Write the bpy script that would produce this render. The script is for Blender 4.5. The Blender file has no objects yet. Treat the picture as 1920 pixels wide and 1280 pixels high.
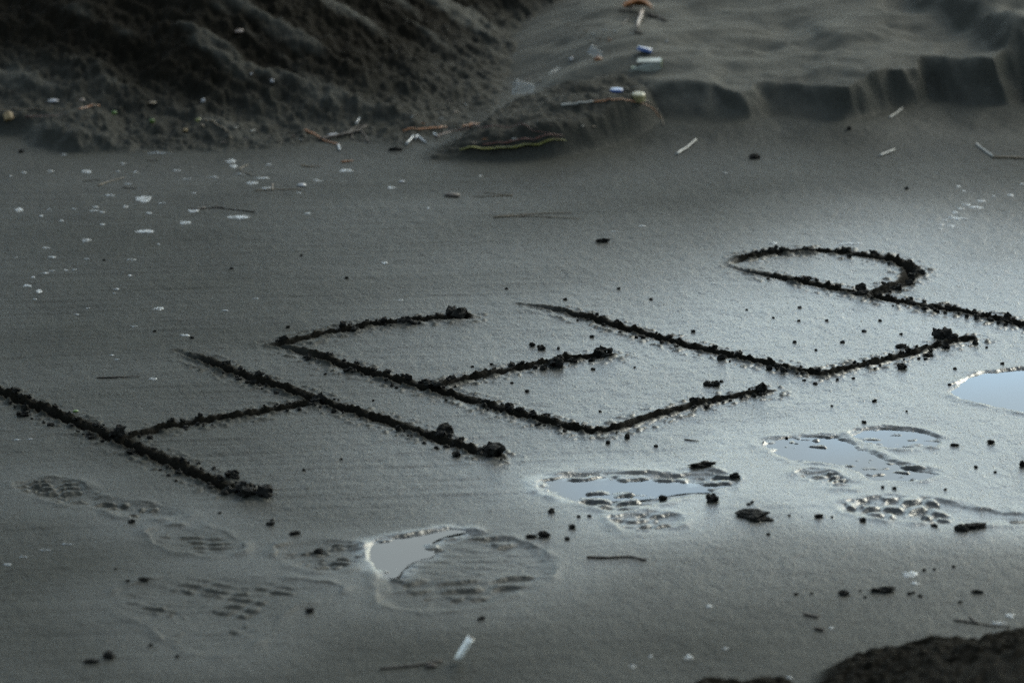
import bpy, bmesh, math, random
import numpy as np
from mathutils import Vector, Matrix, Quaternion, noise

random.seed(7)
RNG = np.random.default_rng(7)
SC = bpy.context.scene
COL = SC.collection
R = math.radians

# ------------------------------------------------------------------ camera
CAM_H = 2.10                 # metres above the wet sand
PITCH = R(15.0)
FPX = 9453.0                 # focal length in pixels of the 1920 px wide photograph
cam = bpy.data.cameras.new('camera')
cam.sensor_width = 36.0
cam.lens = FPX / 1920 * 36.0
cam.clip_start = 0.1
cam.clip_end = 2000
cam.dof.use_dof = True
cam.dof.focus_distance = 7.95
cam.dof.aperture_fstop = 5.6
camo = bpy.data.objects.new('camera', cam)
camo.location = (0, 0, CAM_H)
camo.rotation_euler = (R(90) - PITCH, 0, 0)
COL.objects.link(camo)
SC.camera = camo

# ------------------------------------------------------------------ sky and sun
SUN_AZ, SUN_EL = R(36), R(30)          # to the right of and beyond the scene
world = bpy.data.worlds.new('World')
SC.world = world
world.use_nodes = True
wn, wl = world.node_tree.nodes, world.node_tree.links
wn.clear()
w_out = wn.new('ShaderNodeOutputWorld')
w_bg = wn.new('ShaderNodeBackground')
w_bg.inputs['Strength'].default_value = 0.10
w_sky = wn.new('ShaderNodeTexSky')
w_sky.sky_type = 'NISHITA'
w_sky.sun_disc = False
w_sky.sun_elevation = SUN_EL
w_sky.sun_rotation = SUN_AZ
w_sky.air_density = 1.0
w_sky.dust_density = 0.6
w_sky.ozone_density = 1.8
# broken cloud over the whole sky
w_tc = wn.new('ShaderNodeTexCoord')
w_map = wn.new('ShaderNodeMapping')
w_map.inputs['Scale'].default_value = (1.0, 1.0, 2.2)
w_map.inputs['Location'].default_value = (19.104, 3.930, 15.115)
w_no = wn.new('ShaderNodeTexNoise')
w_no.inputs['Scale'].default_value = 5.0
w_no.inputs['Detail'].default_value = 6
w_no.inputs['Roughness'].default_value = 0.55
w_rmp = wn.new('ShaderNodeValToRGB')
w_rmp.color_ramp.elements[0].position = 0.36
w_rmp.color_ramp.elements[0].color = (0.0, 0.0, 0.0, 1)
w_rmp.color_ramp.elements[1].position = 0.52
w_rmp.color_ramp.elements[1].color = (1, 1, 1, 1)
w_hsv = wn.new('ShaderNodeHueSaturation')
w_hsv.inputs['Saturation'].default_value = 0.42
w_hsv.inputs['Value'].default_value = 0.55
w_mix = wn.new('ShaderNodeMix')
w_mix.data_type = 'RGBA'
wl.new(w_tc.outputs['Generated'], w_map.inputs['Vector'])
wl.new(w_map.outputs['Vector'], w_no.inputs['Vector'])
wl.new(w_no.outputs['Fac'], w_rmp.inputs['Fac'])
wl.new(w_rmp.outputs['Color'], w_mix.inputs['Factor'])
wl.new(w_sky.outputs['Color'], w_hsv.inputs['Color'])
wl.new(w_sky.outputs['Color'], w_mix.inputs['A'])
wl.new(w_hsv.outputs['Color'], w_mix.inputs['B'])
wl.new(w_mix.outputs['Result'], w_bg.inputs['Color'])
wl.new(w_bg.outputs['Background'], w_out.inputs['Surface'])

sun = bpy.data.lights.new('sun', 'SUN')
sun.energy = 0.5
sun.angle = R(28)
sun.color = (1.0, 0.96, 0.91)
suno = bpy.data.objects.new('sun', sun)
sdir = Vector((math.sin(SUN_AZ) * math.cos(SUN_EL), math.cos(SUN_AZ) * math.cos(SUN_EL), math.sin(SUN_EL)))
suno.rotation_euler = (-sdir).to_track_quat('-Z', 'Y').to_euler()
suno.location = (3, 12, 6)
COL.objects.link(suno)

SC.view_settings.view_transform = 'Standard'
SC.view_settings.look = 'None'
SC.view_settings.exposure = 2.48
SC.cycles.caustics_refractive = False
SC.cycles.use_denoising = False         # the grain of the sand is part of the picture
SC.view_settings.gamma = 1.0
SC.view_settings.use_white_balance = True       # the camera's cool green cast
SC.view_settings.white_balance_temperature = 6950
SC.view_settings.white_balance_tint = 0
SC.view_settings.use_curve_mapping = False

# ------------------------------------------------------------------ helpers
def P(px, py, z=0.0):
    """Point of the beach, at height z, that the photograph shows at pixel (px, py)."""
    a, b = (px - 960) / FPX, (py - 640) / FPX
    d = Vector((a, math.cos(PITCH) - b * math.sin(PITCH), -math.sin(PITCH) - b * math.cos(PITCH)))
    t = (z - CAM_H) / d.z
    return Vector((d.x * t, d.y * t, z))

def PX(py):
    """metres per photograph pixel, sideways, on the sand at row py"""
    a, b = P(960, py), P(961, py)
    return (b - a).length

def smooth(e0, e1, x):
    t = np.clip((x - e0) / (e1 - e0), 0, 1)
    return t * t * (3 - 2 * t)

def _hash(ix, iy, seed):
    h = (ix * 374761393 + iy * 668265263 + seed * 1442695041) & 0xffffffff
    h = ((h ^ (h >> 13)) * 1274126177) & 0xffffffff
    return ((h ^ (h >> 16)) & 0xffffff) / float(0xffffff)

def vn(x, y, seed=0):
    xf, yf = np.floor(x), np.floor(y)
    ix, iy = xf.astype(np.int64), yf.astype(np.int64)
    fx, fy = x - xf, y - yf
    fx = fx * fx * fx * (fx * (fx * 6 - 15) + 10)
    fy = fy * fy * fy * (fy * (fy * 6 - 15) + 10)
    a, b = _hash(ix, iy, seed), _hash(ix + 1, iy, seed)
    c, d = _hash(ix, iy + 1, seed), _hash(ix + 1, iy + 1, seed)
    return 2 * ((a + (b - a) * fx) * (1 - fy) + (c + (d - c) * fx) * fy) - 1

def fbm(x, y, seed=0, octaves=4, gain=0.5, lac=2.03):
    s, a, t = 0.0, 1.0, 0.0
    for k in range(octaves):
        s = s + a * vn(x, y, seed + 17 * k)
        t += a
        a *= gain
        x, y = (x * 0.8 - y * 0.6) * lac + 5.2, (x * 0.6 + y * 0.8) * lac - 3.7
    return s / t

def seg_dist(X, Y, pts):
    """distance to a polyline, arc length along it and signed side"""
    best = np.full(X.shape, 1e9); arc = np.zeros(X.shape); side = np.zeros(X.shape)
    acc = 0.0
    for (ax, ay), (bx, by) in zip(pts[:-1], pts[1:]):
        dx, dy = bx - ax, by - ay
        L2 = dx * dx + dy * dy; L = math.sqrt(L2)
        t = np.clip(((X - ax) * dx + (Y - ay) * dy) / L2, 0, 1)
        qx, qy = X - (ax + t * dx), Y - (ay + t * dy)
        d = np.sqrt(qx * qx + qy * qy)
        m = d < best
        best[m] = d[m]; arc[m] = (acc + t * L)[m]; side[m] = np.sign(dx * qy - dy * qx)[m]
        acc += L
    return best, arc, side, acc

def poly_sd(X, Y, pts):
    """signed distance to a closed polygon, positive inside"""
    inside = np.zeros(X.shape, bool)
    best = np.full(X.shape, 1e9)
    n = len(pts)
    for i in range(n):
        ax, ay = pts[i]; bx, by = pts[(i + 1) % n]
        dx, dy = bx - ax, by - ay
        L2 = dx * dx + dy * dy + 1e-12
        t = np.clip(((X - ax) * dx + (Y - ay) * dy) / L2, 0, 1)
        d = (X - ax - t * dx) ** 2 + (Y - ay - t * dy) ** 2
        best = np.minimum(best, d)
        if ay != by:
            c = ((ay > Y) != (by > Y)) & (X < (bx - ax) * (Y - ay) / (by - ay) + ax)
            inside ^= c
    best = np.sqrt(best)
    return np.where(inside, best, -best)

def W(pts, z=0.0):
    return [tuple(P(x, y, z)[:2]) for x, y in pts]

def chaikin(pts, n=2, closed=True):
    for _ in range(n):
        out = []
        m = len(pts)
        for i in range(m if closed else m - 1):
            a, b = pts[i], pts[(i + 1) % m]
            out.append((a[0] * .75 + b[0] * .25, a[1] * .75 + b[1] * .25))
            out.append((a[0] * .25 + b[0] * .75, a[1] * .25 + b[1] * .75))
        if not closed:
            out = [pts[0]] + out + [pts[-1]]
        pts = out
    return pts

def tag(o, label=None, cat=None, group=None, kind=None):
    if label: o['label'] = label
    if cat: o['category'] = cat
    if group: o['group'] = group
    if kind: o['kind'] = kind
    return o

def empty(name, loc=(0, 0, 0)):
    o = bpy.data.objects.new(name, None)
    o.empty_display_size = 0.05
    o.location = loc
    COL.objects.link(o)
    return o

# ------------------------------------------------------------------ materials
def new_mat(name):
    m = bpy.data.materials.new(name)
    m.use_nodes = True
    nt = m.node_tree
    return m, nt.nodes, nt.links, nt.nodes['Principled BSDF']

def simple_mat(name, c1, c2, rough=0.6, scale=120, bump=0.0003, spec=0.5, trans=0.0, alpha=1.0):
    m, n, l, b = new_mat(name)
    tc = n.new('ShaderNodeTexCoord')
    no = n.new('ShaderNodeTexNoise'); no.inputs['Scale'].default_value = scale; no.inputs['Detail'].default_value = 5
    l.new(tc.outputs['Object'], no.inputs['Vector'])
    mx = n.new('ShaderNodeMix'); mx.data_type = 'RGBA'
    mx.inputs['A'].default_value = (*c1, 1); mx.inputs['B'].default_value = (*c2, 1)
    rp = n.new('ShaderNodeMapRange'); rp.inputs['From Min'].default_value = .35; rp.inputs['From Max'].default_value = .65
    l.new(no.outputs['Fac'], rp.inputs['Value'])
    l.new(rp.outputs['Result'], mx.inputs['Factor'])
    l.new(mx.outputs['Result'], b.inputs['Base Color'])
    b.inputs['Roughness'].default_value = rough
    b.inputs['Specular IOR Level'].default_value = spec
    if trans: b.inputs['Transmission Weight'].default_value = trans
    if alpha < 1: b.inputs['Alpha'].default_value = alpha
    if bump:
        bp = n.new('ShaderNodeBump'); bp.inputs['Distance'].default_value = bump; bp.inputs['Strength'].default_value = 1
        l.new(no.outputs['Fac'], bp.inputs['Height']); l.new(bp.outputs['Normal'], b.inputs['Normal'])
    return m

def sand_material():
    m, n, l, b = new_mat('wet_sand')
    geo = n.new('ShaderNodeNewGeometry')
    wet = n.new('ShaderNodeAttribute'); wet.attribute_name = 'wet'
    dry = n.new('ShaderNodeAttribute'); dry.attribute_name = 'dry'
    loose = n.new('ShaderNodeAttribute'); loose.attribute_name = 'loose'
    def noise(scale, detail=4, rough=0.6, src=None):
        t = n.new('ShaderNodeTexNoise'); t.inputs['Scale'].default_value = scale
        t.inputs['Detail'].default_value = detail; t.inputs['Roughness'].default_value = rough
        l.new(src or geo.outputs['Position'], t.inputs['Vector'])
        return t
    def math_(op, a, bb=None, cl=False):
        t = n.new('ShaderNodeMath'); t.operation = op; t.use_clamp = cl
        for i, v in enumerate((a, bb)):
            if v is None: continue
            if isinstance(v, (int, float)): t.inputs[i].default_value = v
            else: l.new(v, t.inputs[i])
        return t.outputs[0]
    def mixc(f, c1, c2):
        t = n.new('ShaderNodeMix'); t.data_type = 'RGBA'
        l.new(f, t.inputs['Factor'])
        for k, c in (('A', c1), ('B', c2)):
            if isinstance(c, tuple): t.inputs[k].default_value = (*c, 1)
            else: l.new(c, t.inputs[k])
        return t.outputs['Result']
    def mixf(f, a, bb):
        t = n.new('ShaderNodeMix'); t.data_type = 'FLOAT'
        l.new(f, t.inputs['Factor'])
        for k, c in (('A', a), ('B', bb)):
            if isinstance(c, (int, float)): t.inputs[k].default_value = c
            else: l.new(c, t.inputs[k])
        return t.outputs['Result']
    grain = noise(330, 3, 0.7)
    patch = noise(7, 5, 0.55)
    fine = noise(110, 4, 0.6)
    # colour: black volcanic-looking sand, browner where it has dried
    g = n.new('ShaderNodeMapRange'); g.inputs['From Min'].default_value = .3; g.inputs['From Max'].default_value = .7
    l.new(grain.outputs['Fac'], g.inputs['Value'])
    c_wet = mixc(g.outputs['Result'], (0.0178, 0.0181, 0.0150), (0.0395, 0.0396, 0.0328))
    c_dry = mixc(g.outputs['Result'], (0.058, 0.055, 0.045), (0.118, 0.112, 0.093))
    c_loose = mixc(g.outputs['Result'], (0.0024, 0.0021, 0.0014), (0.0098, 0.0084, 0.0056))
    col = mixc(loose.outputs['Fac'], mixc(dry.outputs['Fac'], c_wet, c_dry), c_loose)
    pm = n.new('ShaderNodeMapRange'); pm.inputs['From Min'].default_value = .3; pm.inputs['From Max'].default_value = .7
    pm.inputs['To Min'].default_value = .82; pm.inputs['To Max'].default_value = 1.12
    l.new(patch.outputs['Fac'], pm.inputs['Value'])
    sc_ = n.new('ShaderNodeVectorMath'); sc_.operation = 'SCALE'
    l.new(col, sc_.inputs[0]); l.new(pm.outputs['Result'], sc_.inputs['Scale'])
    l.new(sc_.outputs['Vector'], b.inputs['Base Color'])
    # film of water: the wetter, the smoother and the less the grain stands out
    r1 = mixf(wet.outputs['Fac'], 0.62, 0.20)
    r2 = mixf(loose.outputs['Fac'], mixf(dry.outputs['Fac'], r1, 0.85), 0.85)
    rv = math_('MULTIPLY', math_('SUBTRACT', fine.outputs['Fac'], 0.5), 0.25)
    l.new(math_('ADD', r2, rv, True), b.inputs['Roughness'])
    l.new(mixf(loose.outputs['Fac'], mixf(dry.outputs['Fac'], mixf(wet.outputs['Fac'], 0.03, 0.62), 0.08), 0.03), b.inputs['Specular IOR Level'])
    b.inputs['IOR'].default_value = 1.36
    # sparse proud grains
    vo = n.new('ShaderNodeTexVoronoi'); vo.inputs['Scale'].default_value = 210
    l.new(geo.outputs['Position'], vo.inputs['Vector'])
    pk = n.new('ShaderNodeMapRange'); pk.inputs['From Min'].default_value = 0.0; pk.inputs['From Max'].default_value = 0.45
    pk.inputs['To Min'].default_value = 1; pk.inputs['To Max'].default_value = 0
    l.new(vo.outputs['Distance'], pk.inputs['Value'])
    sel = n.new('ShaderNodeSeparateColor'); l.new(vo.outputs['Color'], sel.inputs['Color'])
    on = math_('GREATER_THAN', sel.outputs['Red'], 0.80)
    peaks = math_('MULTIPLY', pk.outputs['Result'], on)
    hgt = math_('ADD', math_('MULTIPLY', grain.outputs['Fac'], 0.0016), math_('MULTIPLY', peaks, 0.0022))
    hgt = math_('ADD', hgt, math_('MULTIPLY', fine.outputs['Fac'], 0.0010))
    bp = n.new('ShaderNodeBump'); bp.inputs['Distance'].default_value = 1.0
    l.new(mixf(dry.outputs['Fac'], mixf(wet.outputs['Fac'], 0.75, 0.42), 1.0), bp.inputs['Strength'])
    l.new(hgt, bp.inputs['Height'])
    l.new(bp.outputs['Normal'], b.inputs['Normal'])
    return m
SAND = sand_material()

def clod_material():
    m, n, l, b = new_mat('damp_sand_clod')
    geo = n.new('ShaderNodeNewGeometry')
    no = n.new('ShaderNodeTexNoise'); no.inputs['Scale'].default_value = 420; no.inputs['Detail'].default_value = 4
    l.new(geo.outputs['Position'], no.inputs['Vector'])
    mx = n.new('ShaderNodeMix'); mx.data_type = 'RGBA'
    mx.inputs['A'].default_value = (.0038, .0036, .0030, 1); mx.inputs['B'].default_value = (.015, .0142, .0113, 1)
    l.new(no.outputs['Fac'], mx.inputs['Factor'])
    l.new(mx.outputs['Result'], b.inputs['Base Color'])
    b.inputs['Roughness'].default_value = 0.8
    b.inputs['Specular IOR Level'].default_value = 0.10
    bp = n.new('ShaderNodeBump'); bp.inputs['Distance'].default_value = 0.0022; bp.inputs['Strength'].default_value = 1
    l.new(no.outputs['Fac'], bp.inputs['Height']); l.new(bp.outputs['Normal'], b.inputs['Normal'])
    return m
CLOD = clod_material()

def water_material():
    m, n, l, b = new_mat('puddle_water')
    n.remove(b)
    fr = n.new('ShaderNodeFresnel'); fr.inputs['IOR'].default_value = 1.42
    tr = n.new('ShaderNodeBsdfTransparent'); tr.inputs['Color'].default_value = (.55, .58, .55, 1)
    gl = n.new('ShaderNodeBsdfGlossy'); gl.inputs['Roughness'].default_value = 0.015
    mx = n.new('ShaderNodeMixShader')
    l.new(fr.outputs['Fac'], mx.inputs['Fac']); l.new(tr.outputs[0], mx.inputs[1]); l.new(gl.outputs[0], mx.inputs[2])
    l.new(mx.outputs[0], n['Material Output'].inputs['Surface'])
    return m
WATER = water_material()

def foam_material():
    m, n, l, b = new_mat('sea_foam')
    geo = n.new('ShaderNodeNewGeometry')
    b.inputs['Base Color'].default_value = (0.37, 0.38, 0.37, 1)
    b.inputs['Roughness'].default_value = 0.5
    no = n.new('ShaderNodeTexNoise'); no.inputs['Scale'].default_value = 150; no.inputs['Detail'].default_value = 2
    l.new(geo.outputs['Position'], no.inputs['Vector'])
    mr = n.new('ShaderNodeMapRange'); mr.inputs['From Min'].default_value = .42; mr.inputs['From Max'].default_value = .58
    mr.inputs['To Min'].default_value = 0.25; mr.inputs['To Max'].default_value = 0.72
    l.new(no.outputs['Fac'], mr.inputs['Value'])
    l.new(mr.outputs['Result'], b.inputs['Alpha'])
    bp = n.new('ShaderNodeBump'); bp.inputs['Distance'].default_value = 0.001
    l.new(no.outputs['Fac'], bp.inputs['Height']); l.new(bp.outputs['Normal'], b.inputs['Normal'])
    return m
FOAM = foam_material()

# ------------------------------------------------------------------ the beach as one height field
u_f = np.arange(-0.90, 0.90001, 0.0024)
ext = 0.0024 * np.cumsum(1.16 ** np.arange(1, 58))
u_ = np.concatenate([(-0.90 - ext)[::-1], u_f, u_f[-1] + ext])
y_a = np.arange(6.02, 9.3, 0.0040)
y_b = np.arange(9.3, 11.3, 0.0062)
exf = y_b[-1] + 0.0062 * np.cumsum(1.17 ** np.arange(1, 54))
exn = 6.02 - 0.004 * np.cumsum(1.17 ** np.arange(1, 50))
Y_ = np.concatenate([exn[::-1], y_a, y_b, exf])
s_ = np.clip(Y_, 5.5, 12.0) / 8.0
NX, NY = len(u_), len(Y_)
GX = u_[None, :] * s_[:, None]
GY = np.repeat(Y_[:, None], NX, axis=1)

def win(x0, x1, y0, y1):
    j0, j1 = np.searchsorted(Y_, y0), np.searchsorted(Y_, y1)
    sc = np.clip([y0, y1], 5.5, 12) / 8.0
    ua, ub = min(x0 / sc[0], x0 / sc[1]), max(x1 / sc[0], x1 / sc[1])
    i0, i1 = np.searchsorted(u_, ua), np.searchsorted(u_, ub)
    return slice(max(j0 - 1, 0), j1 + 1), slice(max(i0 - 1, 0), i1 + 1)

def pwin(pts, m):
    xs, ys = [p[0] for p in pts], [p[1] for p in pts]
    return win(min(xs) - m, max(xs) + m, min(ys) - m, max(ys) + m)

near_ = (GY > 5.4) & (GY < 12.5) & (np.abs(GX) < 2.2)
Z = np.zeros_like(GX)
DRY = np.zeros_like(GX)                     # dried, pale sand; cut back on steep faces to paint in shade
LOOSE = np.zeros_like(GX)                   # dark crumbly sand that has been turned over
LAB = np.zeros(GX.shape, np.int32)          # which object a vertex belongs to
# gentle undulation and ripples left by the last wave
UND = 0.0022 * fbm(GX * 2.6, GY * 1.5, 3, 3)
rip_mask = smooth(0.45, -0.5, GX + 0.25 * fbm(GX * 2, GY * 2, 8, 2)) * smooth(9.6, 8.6, GY)
RIP = 0.0011 * fbm(GX * 5.0 + 0.6 * GY, GY * 52 - GX * 6, 21, 3) * (0.25 + 0.75 * rip_mask)
RIP += 0.0008 * fbm(GX * 60, GY * 34, 31, 3)
RIP += RNG.normal(size=GX.shape) * .00021 * smooth(9.6, 8.6, GY)      # single grains standing proud
# ---- wetness, a film of water fed from the low ground on the right
WET = 0.075 + 0.06 * fbm(GX * 1.6, GY * 1.2, 41, 3) + .05 * fbm(GX * 1.5 + GY * .6, GY * 5 - GX * 1.2, 42, 3)
side_ = GX / np.clip(GY, 5.5, 12) * 8.0       # metres to the side, as at 8 m
low = smooth(-0.60, 0.66, side_ + 0.12 * fbm(GX * 2.5, GY * 1.5, 44, 3))
low *= smooth(6.22, 7.2, GY + 0.10 * fbm(GX * 3, GY * 2, 45, 3)) * smooth(8.60, 7.45, GY + 0.10 * fbm(GX * 3, GY * 2, 46, 3) - .55 * smooth(-.15, .70, side_))
low *= 1 - .40 * smooth(.15, .65, side_) * smooth(7.05, 6.6, GY)
WET += 0.87 * low * (1 + .16 * fbm(GX * 3 + GY, GY * 4 - GX, 47, 4))

# ---- shoe prints and puddles (outlines as seen in the photograph)
PUDDLES = {
 'blue': [(1766,733),(1790,718),(1815,704),(1840,695),(1880,692),(1935,688),(2010,690),(2060,720),(2040,770),(1980,785),(1917,775),(1847,761),(1800,749)],
 'white': [(1409,828),(1440,822),(1468,818),(1522,814),(1575,814),(1600,826),(1630,842),(1660,857),(1700,868),(1740,876),(1776,890),(1752,899),(1698,905),(1660,905),(1630,901),(1608,888),(1590,876),(1550,870),(1508,868),(1489,867),(1457,855)],
 'crescent': [(1587,811),(1600,803),(1636,799),(1671,799),(1730,805),(1760,815),(1775,829),(1766,839),(1730,838),(1690,842),(1671,842),(1633,834),(1606,826)],
 'grey': [(1002,902),(1040,896),(1100,897),(1180,899),(1240,903),(1300,906),(1360,909),(1364,916),(1330,920),(1260,921),(1230,927),(1180,932),(1110,936),(1060,934),(1022,922)],
 'slate': [(691,1016),(736,1009),(775,1002),(812,997),(856,989),(889,995),(836,1003),(800,1017),(796,1028),(803,1038),(776,1044),(758,1060),(746,1078),(728,1075),(708,1067),(693,1052),(687,1033)],
}
PRINTS = [
 # label, outline, depth, edge, tread (wavelength across, along, angle, amp), noise
 ('shoe print with ridged toe and deep heel edge at the left of the letter H', [(15,905),(60,893),(120,893),(165,905),(185,925),(250,938),(300,942),(365,962),(330,974),(240,974),(170,950),(100,945),(40,930)], .006, .030, (.026,.045,14,.0030), .0012),
 ('faint broad shoe print with worn ribs at the bottom left of the sand', [(205,1110),(270,1085),(380,1072),(480,1080),(560,1085),(650,1095),(640,1120),(560,1130),(520,1160),(470,1225),(380,1232),(310,1215),(290,1180),(225,1150)], .004, .070, (.030,.070,-22,.0019), .0010),
 ('shallow ribbed tread mark below the end of the first stroke of H', [(268,990),(330,982),(400,988),(455,1010),(465,1035),(400,1045),(320,1035),(280,1015)], .003, .04, (.026,.055,8,.0020), .0010),
 ('patch of tread marks touching the slate puddle', [(505,1025),(560,1010),(640,1012),(690,1020),(690,1055),(640,1075),(560,1068),(515,1050)], .0035, .03, (.020,.040,10,.0030), .001),
 ('flooded shoe print with torn ridges holding the slate puddle', [(680,1030),(692,1012),(740,1005),(812,993),(860,985),(930,1000),(1010,1020),(1050,1055),(1040,1085),(960,1115),(900,1140),(800,1150),(720,1140),(695,1120),(712,1080),(690,1055)], .0052, .022, (.046,.16,8,.0026), .0016),
 ('flooded shoe print with wavy ridges below the letter E', [(997,902),(1030,888),(1090,881),(1180,883),(1250,886),(1300,880),(1350,882),(1392,892),(1390,905),(1340,925),(1260,940),(1200,960),(1150,962),(1105,952),(1040,935),(1010,920)], .0056, .024, (.040,.13,3,.0032), .0020),
 ('small heel mark with dark notches under the grey puddle print', [(1130,968),(1180,962),(1240,958),(1290,966),(1280,985),(1220,999),(1160,998)], .0035, .018, (.030,.05,6,.0024), .002),
 ('flooded print with raised sole bars holding the white puddle', PUDDLES['white'], .0062, .018, (.038,.09,-16,.0040), .0030),
 ('crescent shaped flooded heel mark above the white puddle', PUDDLES['crescent'], .0056, .018, (.042,.10,8,.0032), .0024),
 ('row of square tread blocks pressed below the white puddle', [(1555,950),(1600,932),(1680,926),(1760,934),(1830,950),(1930,962),(1990,968),(1990,985),(1900,984),(1800,984),(1700,980),(1620,972)], .0050, .018, (.040,.034,6,.0036), .001),
 ('crumbled tread patch beside the lower edge of the white puddle', [(1482,884),(1510,877),(1545,880),(1580,889),(1612,906),(1605,918),(1560,914),(1505,900)], .0020, .02, (.022,.03,20,.0030), .0045),
 ('wide flooded hollow at the right edge holding the blue puddle', PUDDLES['blue'], .0060, .060, (.09,.30,-12,.0022), .0014),
]
ISLE = np.ones_like(GX)
for i, (lab, poly, depth, edge, tr, na) in enumerate(PRINTS):
    wp = chaikin(W(poly), 2)
    js, is_ = pwin(wp, .16)
    x, y = GX[js, is_], GY[js, is_]
    d = poly_sd(x, y, wp) + .006 * fbm(x * 60, y * 40, 60 + i, 2)
    near = smooth(-.14, 0.0, d)
    UND[js, is_] *= 1 - near
    RIP[js, is_] *= 1 - .45 * near
    WET[js, is_] = np.maximum(WET[js, is_], (WET[js, is_] + (.10 + .14 * smooth(-.2, .4, x)) * near))
    ins = smooth(0, edge, d)
    ca, sa = math.cos(R(tr[2])), math.sin(R(tr[2]))
    lx, ly = x * ca + y * sa, -x * sa + y * ca
    jx = .75 * fbm(x * 12, y * 9, 80 + i, 3)
    seg = .022 + .32 * tr[1]
    bars = np.sin(2 * math.pi * (ly / (tr[0] * .9) + jx + .31 * np.floor(lx / seg)))
    gate = smooth(-.15, .10, vn(lx / seg, ly / (tr[0] * 1.2), 85 + i) + .35 * vn(x * 80, y * 60, 87 + i)) * np.clip(1.6 * np.abs(np.sin(math.pi * lx / seg)), 0, 1)
    t = np.clip(bars * 3.0, -.5, 1) * gate
    tread = 1.25 * tr[3] * t * np.clip(.8 + .7 * fbm(x * 9, y * 6, 90 + i, 2), .1, 1.3)
    lumps = .8 * na * (np.abs(fbm(x * 15, y * 40, 100 + i, 4, .55)) * 2.4 - .5)
    rim = .0022 * np.exp(-(d / .012) ** 2) * (.5 + .8 * vn(x * 40, y * 30, 130 + i)) * np.where(d < .004, 1, .3)
    Z[js, is_] += -.5 * depth * ins + ins * (tread + lumps) + rim
    m = d > -.004
    LAB[js, is_][m] = 100 + i
# deepen where the water stands
for k, (nm, poly) in enumerate(PUDDLES.items()):
    wp = chaikin(W(poly), 2)
    js, is_ = pwin(wp, .05)
    x, y = GX[js, is_], GY[js, is_]
    d = poly_sd(x, y, wp) + .009 * fbm(x * 45, y * 30, 160 + k, 4, .6)
    WET[js, is_] = np.clip(WET[js, is_] + .5 * smooth(-.035, .0, d), 0, 1)
    if nm in ('slate', 'blue'):
        kq = .85 * smooth(.0, .02, d)
        Z[js, is_] = Z[js, is_] * (1 - kq) - .0026 * kq
    amt = {'grey': .0012, 'slate': .0085, 'white': .0028, 'crescent': .0012, 'blue': .0022}[nm]
    if nm not in ('slate', 'blue'):
        Z[js, is_] += .0026 * smooth(0, .015, d) * np.clip(fbm(x * 15, y * 40, 180 + k, 4, .6) * 2.2 - .35, 0, 1)
    Z[js, is_] -= amt * smooth(-.010, .045, d) * (.25 + 1.1 * smooth(-.35, .3, fbm(x * 7, y * 5, 170 + k, 3)))

# ---- letters scored with a stick
STROKES = {
 'H': [([(-70,706),(0,738),(60,762),(130,790),(215,825),(300,862),(390,902),(440,924),(470,928)], .90, 0.0),
       ([(333,659),(380,676),(450,706),(520,727),(600,755),(680,780),(760,803),(840,832),(900,852),(926,858)], .82, .12),
       ([(222,828),(290,808),(350,796),(430,785),(510,771),(588,757)], .80, .03)],
 'E': [([(488,643),(545,655),(600,673),(700,705),(800,731),(880,752),(960,776),(1040,797),(1110,812)], .80, .14),
       ([(512,649),(545,643),(600,629),(700,610),(790,601),(870,596)], .74, .02),
       ([(815,728),(860,716),(930,700),(1000,688),(1060,676),(1140,668)], .72, .02),
       ([(1110,812),(1160,806),(1220,782),(1290,764),(1360,748),(1438,736)], .70, .02)],
 'L': [([(973,572),(1040,582),(1100,598),(1200,625),(1300,652),(1400,675),(1480,692),(1540,704)], .76, .14),
       ([(1540,704),(1600,690),(1660,677),(1740,655),(1780,643),(1818,638)], .66, .02)],
 'P': [([(1364,499),(1420,513),(1500,528),(1560,541),(1620,553),(1700,570),(1780,583),(1860,597),(1920,612),(2000,630)], .72, .12),
       ([(1374,493),(1395,485),(1450,475),(1520,470),(1580,474),(1640,482),(1690,494),(1710,508),(1700,524),(1665,541),(1622,552)], .80, .05)],
}
STROKE_INFO = []
si = 0
GRV = np.zeros_like(GX)         # carve, combined by minimum so crossings do not double
RDG = np.zeros_like(GX)
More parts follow.
